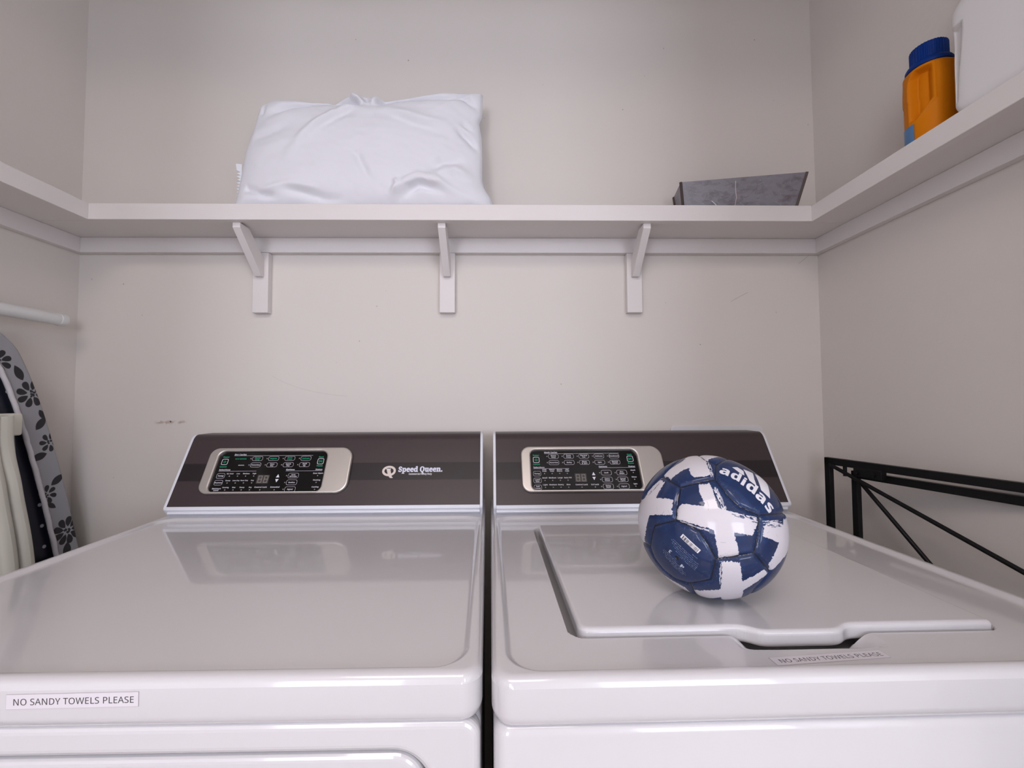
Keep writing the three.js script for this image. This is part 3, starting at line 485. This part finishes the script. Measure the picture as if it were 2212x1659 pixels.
// ------------------------------------------------------------------ pillow on the shelf
{
  const O = [[-0.672, 1.6472], [-0.664, 1.699], [-0.654, 1.81], [-0.636, 1.885], [-0.628, 1.937], [-0.592, 1.954], [-0.544, 1.953], [-0.495, 1.948], [-0.456, 1.949], [-0.439, 1.945], [-0.404, 1.965], [-0.369, 1.967], [-0.337, 1.963], [-0.305, 1.953], [-0.214, 1.97], [-0.147, 1.981], [-0.083, 1.978], [-0.054, 1.981], [-0.056, 1.911], [-0.064, 1.896], [-0.057, 1.853], [-0.055, 1.799], [-0.055, 1.734], [-0.05, 1.714], [-0.03, 1.68], [-0.028, 1.6472], [-0.2, 1.6472], [-0.35, 1.6472], [-0.5, 1.6472]];
  const cx = -0.355, cy = 1.79, t = thing('pillow', 'white crumpled bed pillow standing upright on the back shelf', 'pillow', [cx, YS + 0.0006, 0.08]);
  const hull = (a) => { const dx = Math.cos(a), dy = Math.sin(a); let best = 0.1; for (let i = 0; i < O.length; i++) { const p = O[i], q = O[(i + 1) % O.length], ex = q[0] - p[0], ey = q[1] - p[1], den = dx * ey - dy * ex; if (Math.abs(den) < 1e-9) continue; const s = ((p[0] - cx) * ey - (p[1] - cy) * ex) / den, k = ((p[0] - cx) * dy - (p[1] - cy) * dx) / den; if (s > 0 && k >= -1e-6 && k <= 1 + 1e-6) best = Math.max(best, s); } return best; };
  const creases = [   // polyline, width, height (negative: valley)
    [[[-0.62, 1.885], [-0.543, 1.919], [-0.442, 1.943], [-0.372, 1.931], [-0.345, 1.924]], 0.008, -0.011],
    [[[-0.335, 1.92], [-0.305, 1.938], [-0.249, 1.95], [-0.16, 1.953], [-0.072, 1.945]], 0.008, -0.011],
    [[[-0.351, 1.925], [-0.39, 1.912], [-0.424, 1.89], [-0.486, 1.836], [-0.527, 1.782]], 0.009, 0.006],
    [[[-0.36, 1.915], [-0.40, 1.893], [-0.46, 1.84]], 0.01, -0.003],
    [[[-0.323, 1.916], [-0.27, 1.897], [-0.213, 1.876], [-0.101, 1.856]], 0.01, 0.005],
    [[[-0.31, 1.905], [-0.22, 1.862], [-0.12, 1.835]], 0.012, -0.004],
    [[[-0.367, 1.797], [-0.345, 1.75], [-0.325, 1.715]], 0.008, -0.004],
    [[[-0.192, 1.733], [-0.15, 1.765], [-0.09, 1.773]], 0.009, -0.006], [[[-0.175, 1.725], [-0.12, 1.745], [-0.07, 1.73]], 0.008, 0.005],
    [[[-0.265, 1.68], [-0.235, 1.708], [-0.206, 1.719], [-0.16, 1.71], [-0.125, 1.691]], 0.008, 0.008], [[[-0.25, 1.672], [-0.206, 1.703], [-0.14, 1.682]], 0.007, -0.005], [[[-0.262, 1.72], [-0.258, 1.70], [-0.275, 1.675]], 0.006, 0.005],
    [[[-0.64, 1.70], [-0.629, 1.696], [-0.584, 1.678], [-0.55, 1.672]], 0.006, -0.006], [[[-0.56, 1.7], [-0.5, 1.688], [-0.44, 1.672], [-0.38, 1.668]], 0.008, -0.005], [[[-0.59, 1.69], [-0.52, 1.70], [-0.44, 1.69]], 0.008, 0.004],
    [[[-0.125, 1.865], [-0.09, 1.835], [-0.062, 1.806]], 0.007, -0.006], [[[-0.11, 1.88], [-0.08, 1.86]], 0.006, -0.004],
    [[[-0.397, 1.963], [-0.372, 1.945], [-0.351, 1.927]], 0.006, 0.008], [[[-0.312, 1.956], [-0.325, 1.94], [-0.332, 1.92]], 0.006, 0.008], [[[-0.36, 1.965], [-0.345, 1.93]], 0.006, -0.005],
    [[[-0.61, 1.937], [-0.618, 1.9]], 0.006, -0.005], [[[-0.12, 1.978], [-0.105, 1.955], [-0.06, 1.92]], 0.006, -0.006],
    [[[-0.635, 1.83], [-0.58, 1.845], [-0.51, 1.865]], 0.009, -0.003], [[[-0.62, 1.80], [-0.56, 1.81], [-0.5, 1.83]], 0.01, 0.002],
  ];
  const NA = 260, NR = 64, pos = [], uv = [], idx = [];
  const put = (i, j, sgn) => {
    const a = i / NA * Math.PI * 2, k = j / NR, e = Math.pow(k, 0.8), r = hull(a) * e; let x = cx + Math.cos(a) * r, y = cy + Math.sin(a) * r, z = 0.053 * Math.pow(1 - Math.pow(e, 2.6), 0.55);
    if (sgn > 0) {
      let d = 0; for (const [pl, w, h] of creases) { let m = 9, u = 0; for (let q = 0; q + 1 < pl.length; q++) { const [l, k2] = segD(x, y, pl[q], pl[q + 1]); if (l < m) { m = l; u = (q + k2) / (pl.length - 1); } } d += 2.1 * h * (0.15 + 0.85 * smooth(0, 0.35, u) * smooth(0, 0.35, 1 - u)) * Math.exp(-((m / (1.25 * w)) ** 2)); }
      d += 0.0022 * noise.noise(x * 16, y * 30, 1) + 0.0012 * noise.noise(x * 45, y * 60, 4);
      z += d * Math.min(1, (1 - e) * 14);
    } else z = -z * 0.75;
    z += 0.012 - (y - YS) * 0.11;              // leans back on the wall
    z = clamp(z, -0.078, 0.061 + Math.max(0, 0.012 * (y < 1.69 ? 1 : 0)));
    pos.push(x - cx, y - YS - 0.0006, z); uv.push(x, y);
  };
  const segD = (x, y, a, b) => { const dx = b[0] - a[0], dy = b[1] - a[1], k = clamp(((x - a[0]) * dx + (y - a[1]) * dy) / (dx * dx + dy * dy), 0, 1); return [Math.hypot(x - a[0] - k * dx, y - a[1] - k * dy), k]; };
  for (const sgn of [1, -1]) for (let j = 0; j <= NR; j++) for (let i = 0; i < NA; i++) put(i, j, sgn);
  const half = (NR + 1) * NA;
  for (let s = 0; s < 2; s++) for (let j = 0; j < NR; j++) for (let i = 0; i < NA; i++) { const a = s * half + j * NA + i, b = s * half + j * NA + (i + 1) % NA, c = a + NA, d = b + NA; s ? idx.push(a, b, c, b, d, c) : idx.push(a, c, b, b, c, d); }
  for (let i = 0; i < NA; i++) { const a = NR * NA + i, b = NR * NA + (i + 1) % NA; idx.push(a, a + half, b, b, a + half, b + half); }
  const g = new THREE.BufferGeometry(); g.setAttribute('position', new THREE.Float32BufferAttribute(pos, 3)); g.setAttribute('uv', new THREE.Float32BufferAttribute(uv, 2)); g.setIndex(idx); g.computeVertexNormals();
  const fb = fabricBump.clone(); fb.repeat.set(14, 14);
  const cloth = std([0.8, 0.8, 0.84], 0.9, { bumpMap: fb, bumpScale: 0.0002, sheen: 0.3, sheenRoughness: 0.6 });
  mesh('pillow_case', g, cloth, t);
  // frayed care tag at the left edge
  const s = new THREE.Shape(); s.moveTo(0, 0.03); s.lineTo(0.014, 0.03); s.lineTo(0.014, -0.055); for (let i = 0; i < 9; i++) { s.lineTo(0.009 + 0.004 * rnd(), -0.055 + i * 0.008); s.lineTo(0.001 + 0.003 * rnd(), -0.051 + i * 0.008); } s.closePath();
  mesh('care_tag', extrude(s, 0.0012).rotateY(0.25).translate(-0.678 - cx, 1.748 - YS, -0.002), std([0.8, 0.82, 0.86], 0.8), t, 'small white care tag with a frayed edge');
}

// ------------------------------------------------------------------ grey marbled tray
{
  const t = thing('marbled_tray', 'small grey marble-patterned open box with sloping sides at the right end of the back shelf', 'box', [0.452, YS + 0.0008, 0.085], 0);
  const a = 0.176, M = new THREE.Matrix4().makeRotationY(-a);
  const tex = canvasTex(1024, 512, (c, w, h) => {
    c.fillStyle = '#86838a'; c.fillRect(0, 0, w, h);
    for (let i = 0; i < 500; i++) { c.fillStyle = rnd() < 0.5 ? `rgba(140,140,155,${rnd() * 0.14})` : `rgba(70,62,66,${rnd() * 0.16})`; c.beginPath(); c.ellipse(rnd() * w, rnd() * h, 8 + rnd() * 60, 5 + rnd() * 26, rnd() * 3, 0, 7); c.fill(); }
    for (let i = 0; i < 700; i++) { c.fillStyle = `rgba(215,212,225,${rnd() * 0.55})`; c.beginPath(); c.arc(Math.pow(rnd(), 1.5) * w, rnd() * h, 0.8 + rnd() * 2.2, 0, 7); c.fill(); }
    for (let i = 0; i < 60; i++) { c.strokeStyle = `rgba(190,190,215,${rnd() * 0.5})`; c.lineWidth = 1 + rnd() * 1.5; const x = rnd() * w, y = rnd() * h; c.beginPath(); c.moveTo(x, y); c.lineTo(x + rnd() * 26 - 6, y + rnd() * 40 - 20); c.stroke(); }
    c.strokeStyle = 'rgba(225,205,195,.8)'; c.lineWidth = 5; c.beginPath(); c.moveTo(400, 90); c.quadraticCurveTo(385, 260, 410, 500); c.stroke(); c.strokeStyle = 'rgba(230,228,232,.85)'; c.lineWidth = 7; c.beginPath(); c.moveTo(215, 330); c.quadraticCurveTo(250, 380, 280, 512); c.stroke();
  });
  const marble = std([1, 1, 1], 0.3, { map: tex }), dark = std([0.06, 0.04, 0.035], 0.5);
  const L = 0.295, Wd = 0.082, Hh = 0.085, f = 0.022, fz = 0.012;   // top length, width, height, flare
  const top = [[0, 0], [L, 0], [L, -Wd], [0, -Wd]], bot = [[f * 0.4, -fz], [L - f, -fz], [L - f, -Wd + fz], [f * 0.4, -Wd + fz]];
  const quad = (p, uvs, th, nrm) => {   // slab between 4 corners
    const g = new THREE.BufferGeometry(), q = p.map((v) => v.clone().addScaledVector(nrm, -th)), A = [...p, ...q];
    g.setAttribute('position', new THREE.Float32BufferAttribute(A.flatMap((v) => v.toArray()), 3)); g.setAttribute('uv', new THREE.Float32BufferAttribute([...uvs, ...uvs].flat(), 2));
    g.setIndex([0, 1, 2, 0, 2, 3, 6, 5, 4, 7, 6, 4, 0, 4, 5, 0, 5, 1, 1, 5, 6, 1, 6, 2, 2, 6, 7, 2, 7, 3, 3, 7, 4, 3, 4, 0]); return finish(g, 0.3).applyMatrix4(M);
  };
  for (let k = 0; k < 4; k++) {
    const n = (k + 1) % 4, P = [V(bot[k][0], 0, bot[k][1]), V(bot[n][0], 0, bot[n][1]), V(top[n][0], Hh, top[n][1]), V(top[k][0], Hh, top[k][1])];
    const nrm = P[1].clone().sub(P[0]).cross(P[3].clone().sub(P[0])).normalize(), len = P[1].distanceTo(P[0]) / 0.3;
    mesh('side_panel', quad(P, [[0, 0], [len, 0], [len, 0.9], [0, 0.9]], 0.003, nrm), marble, t);
    mesh('corner_edge', bar(P[0].clone().addScaledVector(V(0, 1, 0), 0.002), P[3], 0.0058, 0.0058, 0.0008).applyMatrix4(M), dark, t, 'dark brown taped corner edge');
  }
  mesh('base', quad([V(bot[0][0], 0.003, bot[0][1]), V(bot[1][0], 0.003, bot[1][1]), V(bot[2][0], 0.003, bot[2][1]), V(bot[3][0], 0.003, bot[3][1])], [[0, 0], [1, 0], [1, 0.3], [0, 0.3]], 0.003, V(0, 1, 0)), marble, t);
}

// ------------------------------------------------------------------ orange bottle with a blue lid
{
  const t = thing('detergent_bottle', 'orange plastic bottle with a ribbed dark blue screw lid on the right shelf', 'bottle', [0.802, YS + 0.0008, 0.382]);
  const R = 0.0378, Hb = 0.147, NA = 200, NY = 110, pos = [], idx = [], D2 = Math.PI / 180;
  for (let j = 0; j <= NY; j++) for (let i = 0; i <= NA; i++) {
    const y = j / NY * Hb, a = i / NA * Math.PI * 2;
    let r = R * (1 - 0.05 * Math.pow(1 - Math.min(1, y / 0.006), 2)) - 0.0055 * smooth(Hb - 0.008, Hb, y) + 0.0012 * smooth(0.084, 0.09, y) * (1 - smooth(0.1, 0.135, y));
    for (const s of [202 * D2, 313 * D2]) {   // two grip hollows with a handle between them
      const side = s < 4 ? 1 : -1, da = Math.atan2(Math.sin(a - s), Math.cos(a - s)) * R * side, yy = y - 0.047;
      const d = Math.min(0.0175 - da, da + 0.0175, 0.138 - y - 1.2 * Math.max(0, -da - 0.004) * Math.max(0, -da - 0.004) * 60, (yy - Math.max(0, da + 0.006) * 1.15) * 0.66);
      r -= 0.0145 * smooth(-0.0012, 0.006, d); r += 0.0014 * Math.exp(-(((d + 0.0026) / 0.0026) ** 2));
    }
    pos.push(r * Math.cos(a), y, -r * Math.sin(a));
  }
  for (let j = 0; j < NY; j++) for (let i = 0; i < NA; i++) { const a = j * (NA + 1) + i; idx.push(a, a + 1, a + NA + 1, a + 1, a + NA + 2, a + NA + 1); }
  const b = pos.length / 3; pos.push(0, 0, 0); for (let i = 0; i < NA; i++) idx.push(b, i + 1, i);
  const g = new THREE.BufferGeometry(); g.setAttribute('position', new THREE.Float32BufferAttribute(pos, 3)); g.setIndex(idx);
  const body = mesh('bottle_body', finish(g, 1.2), std([0.66, 0.2, 0.002], 0.5, { specularIntensity: 0.25 }), t);
  // printed label, a thin curved sheet low on the side turned to the back wall
  const curved = (a0, a1, y0, y1, mat, name, lift) => { const gg = new THREE.CylinderGeometry(R + lift, R + lift, y1 - y0, 32, 1, true, Math.PI / 2 + a0, a1 - a0).translate(0, (y0 + y1) / 2, 0); return mesh(name, gg, mat, body); };
  curved(95 * D2, 186 * D2, 0.008, 0.041, std([0.07, 0.2, 0.42], 0.35), 'label', 0.0008);
  const ribs = 36, ls = new THREE.Shape(); for (let i = 0; i < ribs * 6; i++) { const a = i / (ribs * 6) * Math.PI * 2, r = 0.0271 + 0.0004 * Math.sign(Math.sin(i / 6 * Math.PI * 2)); i ? ls.lineTo(r * Math.cos(a), r * Math.sin(a)) : ls.moveTo(r * Math.cos(a), r * Math.sin(a)); }
  const skirt = new THREE.LatheGeometry([[0.0265, 0.0125], [0.0285, 0.012], [0.0325, 0.0085], [0.0344, 0.005], [0.0346, 0.0], [0.0338, -0.0015], [0.03, -0.001]].reverse().map(([r, y]) => new THREE.Vector2(r, y)), 64).translate(0, Hb, 0);
  mesh('lid', merge([extrude(ls, 0.036, 0.002, 3).rotateX(-Math.PI / 2).translate(0, Hb + 0.006, 0), skirt]), std([0.0015, 0.03, 0.2], 0.45, { specularIntensity: 0.3 }), t, 'dark blue ribbed screw lid');
}
// ------------------------------------------------------------------ white jug
{
  const t = thing('bleach_jug', 'large plain white plastic jug at the edge of the right shelf beside the orange bottle', 'jug', [0.806, YS + 0.0008, 0.5475]);
  const pos = [], idx = [], NA = 240, NY = 120, Hh = 0.27, a0 = 0.0545, b0 = 0.0875;
  for (let j = 0; j <= NY; j++) for (let i = 0; i <= NA; i++) {
    const y = j / NY * Hh, a = i / NA * Math.PI * 2, n = 9; let k = Math.pow(Math.pow(Math.abs(Math.cos(a)), n) + Math.pow(Math.abs(Math.sin(a)), n), -1 / n);
    let s = 1 - 0.10 * Math.pow(1 - Math.min(1, y / 0.018), 2); s *= 1 - 0.72 * smooth(0.165, 0.262, y); s *= 1 - 0.012 * Math.sin(y / 0.17 * Math.PI);
    let x = a0 * k * Math.cos(a) * (y > 0.2 ? 1 + 0.2 * smooth(0.2, 0.26, y) : 1) * s, z = b0 * k * Math.sin(a) * s;
    // narrow handle groove down the front face, at the end towards the tub
    const u = z + b0 - 0.013 + (0.15 - y) * 0.03, w = 0.011 * (1 - 0.8 * smooth(0.145, 0.03, y)), dd = Math.min(w - Math.abs(u), 0.15 - y, y - 0.02);
    if (x < 0) x += 0.010 * smooth(-0.001, 0.007, dd);
    pos.push(x, y, z);
  }
  for (let j = 0; j < NY; j++) for (let i = 0; i < NA; i++) { const a = j * (NA + 1) + i; idx.push(a, a + NA + 1, a + 1, a + 1, a + NA + 1, a + NA + 2); }
  const b = pos.length / 3; pos.push(0, 0.002, 0); for (let i = 0; i < NA; i++) idx.push(b, i, i + 1);
  const g = new THREE.BufferGeometry(); g.setAttribute('position', new THREE.Float32BufferAttribute(pos, 3)); g.setIndex(idx);
  mesh('jug_body', finish(g, 0.9), std([0.78, 0.77, 0.77], 0.4), t);
  mesh('cap', new THREE.CylinderGeometry(0.02, 0.021, 0.026, 32).translate(0, Hh + 0.009, 0), std([0.75, 0.75, 0.76], 0.4), t);
}

// ------------------------------------------------------------------ outlet cover on the back wall
mesh('wall_plate', extrude(roundRect(-0.125, 0.125, -0.075, 0.075, 0.012), 0.005, 0.0015, 3).translate(0, 0, 0), std([0.74, 0.73, 0.74], 0.4));
{ const o = scene.children.at(-1); o.position.set(0.5697, 1.032, 0.0004); tag(o, 'flat white plastic cover plate on the wall, its top showing above the washing machine console', 'cover plate'); }

// ------------------------------------------------------------------ white rod along the left wall
{
  const t = thing('hanging_rod', 'white metal rod running along the left wall below the shelf', 'rod', [-1.09, 1.3796, 0.078]);
  const wm = std([0.74, 0.74, 0.73], 0.4);
  mesh('tube', tube(V(0, 0, 0.014), V(0, 0, 0.86), 0.0145, 24), wm, t);
  mesh('end_cap', new THREE.LatheGeometry([[0, 0], [0.0135, 0], [0.0158, 0.002], [0.0158, 0.016], [0.0148, 0.018], [0.0144, 0.018]].map(([r, y]) => new THREE.Vector2(r, y)), 32).rotateX(Math.PI / 2), wm, t);
  for (const z of [0.42, 0.74]) { mesh('wall_hook', merge([box(-0.0455, -0.041, -0.03, 0.03, z - 0.012, z + 0.012, 0.001), box(-0.042, -0.012, -0.008, 0.004, z - 0.007, z + 0.007, 0.001)]), wm, t); }
}

// ------------------------------------------------------------------ ironing board standing on its end by the left wall
{
  const X = -1.05, t = thing('ironing_board', 'folded ironing board in grey cover with black flowers, on end beside the left wall', 'ironing board', [X, 0, 0.27], 0);
  // outline in z (right of the picture is -z) and y; half width over the height
  const half = (y) => y > 1.345 ? 0 : 0.012 + 0.205 * Math.pow(clamp((1.345 - y) / 0.56, 0, 1), 0.62) * (y < 0.72 ? 1 : 1) + (y < 0.785 ? 0 : 0);
  const outline = (inset, n = 40) => { const p = []; for (let i = 0; i <= n; i++) { const y = 1.338 - inset - (1.338 - inset - 0.02 - inset) * Math.pow(i / n, 1.6); const top = 1.338 - inset, k = clamp((top - y) / 0.05, 0, 1); const w = Math.max(0.001, (half(y) - inset * 1.06) * Math.sqrt(1 - (1 - k) ** 2)); p.push([w, y]); } return p; };
  const shapeOf = (p) => { const s = new THREE.Shape(); p.forEach(([w, y], i) => (i ? s.lineTo(w, y) : s.moveTo(w, y))); [...p].reverse().forEach(([w, y]) => s.lineTo(-w, y)); s.closePath(); return s; };
  const turn = (g) => g.rotateY(Math.PI / 2);     // shape x -> -z, depth -> +x
  const cover = canvasTex(1024, 2048, (c, w, h) => {
    c.fillStyle = '#9a9a9e'; c.fillRect(0, 0, w, h);
    const K = 2048 / 1.4, fl = (x, y, s, n, a0) => { c.save(); c.translate(x, y); c.rotate(a0); c.fillStyle = '#2c2a2e'; for (let i = 0; i < n; i++) { c.save(); c.rotate(i / n * Math.PI * 2); c.beginPath(); c.moveTo(0, -s * 0.28); c.bezierCurveTo(-s * 0.32, -s * 0.5, -s * 0.3, -s, 0, -s); c.bezierCurveTo(s * 0.34, -s, s * 0.22, -s * 0.55, 0, -s * 0.28); c.fill(); c.restore(); } for (let i = 0; i < 7; i++) { c.beginPath(); c.ellipse((rnd() - 0.5) * s * 0.4, (rnd() - 0.5) * s * 0.4, s * 0.11, s * 0.07, rnd() * 3, 0, 7); c.fill(); } c.restore(); };
    const leaf = (x, y, s, a) => { c.save(); c.translate(x, y); c.rotate(a); c.fillStyle = '#2c2a2e'; c.beginPath(); c.moveTo(0, 0); c.quadraticCurveTo(-s * 0.55, -s * 0.5, 0, -s * 1.2); c.quadraticCurveTo(s * 0.55, -s * 0.5, 0, 0); c.fill(); c.restore(); };
    cover_print(fl, leaf, K, w, h);
  });
  function cover_print(fl, leaf, K, w, h) {   // uv: u = 0.5 + across/0.7, v = y/1.4
    const at = (x, y) => [(0.5 + x / 0.7) * w, h - y * K];
    const F = (x, y, s, n, a) => fl(...at(x, y), s * K, n, a), Lf = (x, y, s, a) => leaf(...at(x, y), s * K, a);
    F(0.022, 1.262, 0.026, 8, 0.4); F(0.088, 1.196, 0.03, 8, 0.2); Lf(0.07, 1.225, 0.03, -0.5); Lf(0.105, 1.16, 0.022, 2.6);
    Lf(0.10, 1.115, 0.03, 0.6); F(0.13, 1.085, 0.022, 7, 0.2); Lf(0.125, 1.06, 0.03, -1.9); Lf(0.137, 0.985, 0.03, 0.9); F(0.128, 0.965, 0.022, 7, 0.9); Lf(0.13, 0.945, 0.02, 2.2);
    F(0.178, 0.87, 0.033, 9, 0.1); Lf(0.178, 0.842, 0.034, 3.1); Lf(0.205, 0.915, 0.02, 0.3); F(0.2, 0.76, 0.03, 8, 0.6);
    for (let i = 0; i < 16; i++) { F((rnd() - 0.75) * 0.4, 0.05 + rnd() * 0.62, 0.028, 8, rnd() * 6); }
    for (let i = 0; i < 9; i++) { F(-0.02 - rnd() * 0.15, 0.75 + i * 0.06, 0.026, 8, rnd() * 6); }
  }
  const fab = std([1, 1, 1], 0.85, { map: cover, bumpMap: fabricBump, bumpScale: 0.0003 });
  const o = outline(0), ring_ = shapeOf(o); const hole = outline(0.05); { const h = new THREE.Path(); const hs = shapeOf(hole).getPoints(); h.setFromPoints(hs); ring_.holes.push(h); }
  const band = turn(extrude(ring_, 0.016, 0.005, 4)); planarUV(band, 'z', 'y', 0.35, 0, -0.7, 1.4);
  mesh('cover_edge', band.translate(-0.016, 0, 0), fab, t, 'grey cover edge printed with black flowers');
  const faceg = turn(extrude(shapeOf(outline(0.002)), 0.012, 0.004, 3)); planarUV(faceg, 'z', 'y', 0.35, 0, -0.7, 1.4);
  mesh('cover', faceg.translate(-0.0285, 0, 0), fab, t);
  // gathered elastic hem
  const pts = []; for (const [w, y] of outline(0.052, 90)) pts.push(V(0, y, -w)); const hp = []; pts.forEach((p, i) => hp.push(V(0.0006 * Math.sin(i * 1.9), p.y, p.z + 0.0007 * Math.sin(i * 1.3) * Math.sin(i * 0.31))));
  const hemHalf = new THREE.TubeGeometry(new THREE.CatmullRomCurve3(hp), 260, 0.0046, 8); { const q = hemHalf.attributes.position; for (let i = 0; i < q.count; i++) { const n = 1 + 0.3 * noise.noise(q.getY(i) * 140, q.getZ(i) * 140, 3); q.setX(i, q.getX(i) * n); } }
  const hem2 = hemHalf.clone().scale(1, 1, -1); hem2.index.array.reverse();
  const hem = merge([hemHalf, hem2]); mesh('hem', hem.translate(0.001, 0, 0), std([0.62, 0.6, 0.62], 0.8, { sheen: 0.3 }), t, 'gathered pale elastic hem');
  // perforated steel underside
  const us = shapeOf(outline(0.045)); const navy = std([0.018, 0.02, 0.035], 0.35, { metalness: 0.4 });
  const und = mesh('underside', turn(extrude(us, 0.003)).translate(-0.012, 0, 0), navy, t, 'dark navy perforated steel underside');
  const holeMat = std([0.42, 0.41, 0.48], 0.7), dot = new THREE.CylinderGeometry(0.004, 0.004, 0.0012, 16).rotateZ(Math.PI / 2);
  for (let k = 0; k < 9; k++) for (const c of [[0.272 - 0.15, 0.9439 - k * 0.0489, 0.0068], [0.02, 0.92 - k * 0.0489, 0]]) mesh('vent_hole', dot.clone().translate(-0.0088, c[1], -(c[0] + k * c[2] * 0.98)), holeMat, und);
  mesh('vent_hole', dot.clone().translate(-0.0088, 1.2, -0.05), holeMat, und);
  const grey = std([0.13, 0.135, 0.15], 0.35, { metalness: 0.5 });
  mesh('guide_rail', bar(V(0.0, 0.52, -0.098), V(0.0, 1.11, -0.046), 0.016, 0.014, 0.003), grey, t, 'dark grey leg guide rail');
  mesh('cross_rail', bar(V(0.002, 0.812, -0.15), V(0.002, 0.808, 0.15), 0.016, 0.012, 0.002), grey, t);
  const cream = std([0.66, 0.64, 0.56], 0.32);
  const br = mesh('leg_bracket', extrude(roundRect(-0.075, 0.052, 1.107, 1.154, 0.005), 0.03, 0.003).rotateY(Math.PI / 2).translate(-0.006, 0, 0), cream, t, 'cream folded leg bracket');
  mesh('pivot_bolt', tube(V(0.006, 1.15, -0.012), V(0.006, 1.17, -0.012), 0.006), grey, br);
  // two flattened tubular legs
  const leg = (z0, z1, x) => { const c = new THREE.CatmullRomCurve3([V(x + 0.004, 1.15, z0), V(x + 0.002, 1.10, z0 + (z1 - z0) * 0.06), V(x, 1.0, z0 + (z1 - z0) * 0.4), V(x, 0.83, z1), V(x, 0.12, z1 + (z1 - z0) * 0.6)]); const g = new THREE.TubeGeometry(c, 80, 0.0155, 20), q = g.attributes.position; for (let i = 0; i < q.count; i++) { const y = q.getY(i), k = smooth(1.0, 1.1, y); const cen = c.getPointAt(clamp((1.15 - y) / 1.03, 0, 1)); q.setX(i, cen.x + (q.getX(i) - cen.x) * (1 - 0.6 * k)); } g.computeVertexNormals(); return g; };
  mesh('leg', leg(0.008, -0.042, 0.05), cream, t); mesh('leg', leg(0.038, -0.008, 0.055), cream, t);
}

// ------------------------------------------------------------------ black folded frame by the right wall
{
  const a = V(0.7585, 1.042, 0.14), yaw = 13.2 * Math.PI / 180, t = thing('folded_metal_table', 'folded black metal table frame leaning between the washing machine and right wall', 'table frame', [0.769, 0, 0.14], yaw);
  const m = std([0.012, 0.012, 0.013], 0.42, { metalness: 0.3, specularIntensity: 0.5 }), s = 0.0162, w = 0.0128;
  const D = 0.46, top = 1.0304;
  mesh('outer_post', bar(V(0, 0.0, 0), V(0, top + s / 2, 0), w, w), m, t); mesh('outer_post', bar(V(0, 0.0, D), V(0, top + s / 2, D), w, w), m, t);
  mesh('top_rail', bar(V(0, top, -w / 2), V(0, top, D + w / 2), w, s), m, t);
  const z1 = 0.052, x1 = 0.0135, t2 = 1.0062;
  mesh('inner_post', bar(V(x1, 0.0, z1), V(x1, t2 + s / 2, z1), w, w), m, t); mesh('inner_post', bar(V(x1, 0.0, D - 0.02), V(x1, t2 + s / 2, D - 0.02), w, w), m, t);
  mesh('inner_rail', bar(V(x1, t2, z1 - w / 2), V(x1, t2, D - 0.01), w, s * 0.95), m, t);
  const h = mesh('hinge_plate', box(-0.0075, 0.008, top - 0.026, top - 0.006, 0.062, 0.12, 0.001), m, t); for (const z of [0.07, 0.105]) mesh('bolt', new THREE.CylinderGeometry(0.005, 0.005, 0.008, 6).rotateZ(Math.PI / 2).translate(-0.0085, top - 0.017, z), m, h);
  mesh('hinge_pin', tube(V(0, top - 0.03, 0.038), V(0, top - 0.008, 0.038), 0.004), m, t);
  mesh('brace_rod', tube(V(-0.008, 1.0232, 0.008), V(-0.008, 0.845, 0.455), 0.0042), m, t);
  mesh('brace_rod', tube(V(x1 - 0.006, 0.995, 0.062), V(x1 - 0.006, 0.591, 0.44), 0.0042), m, t);
}

renderer.render(scene, camera);
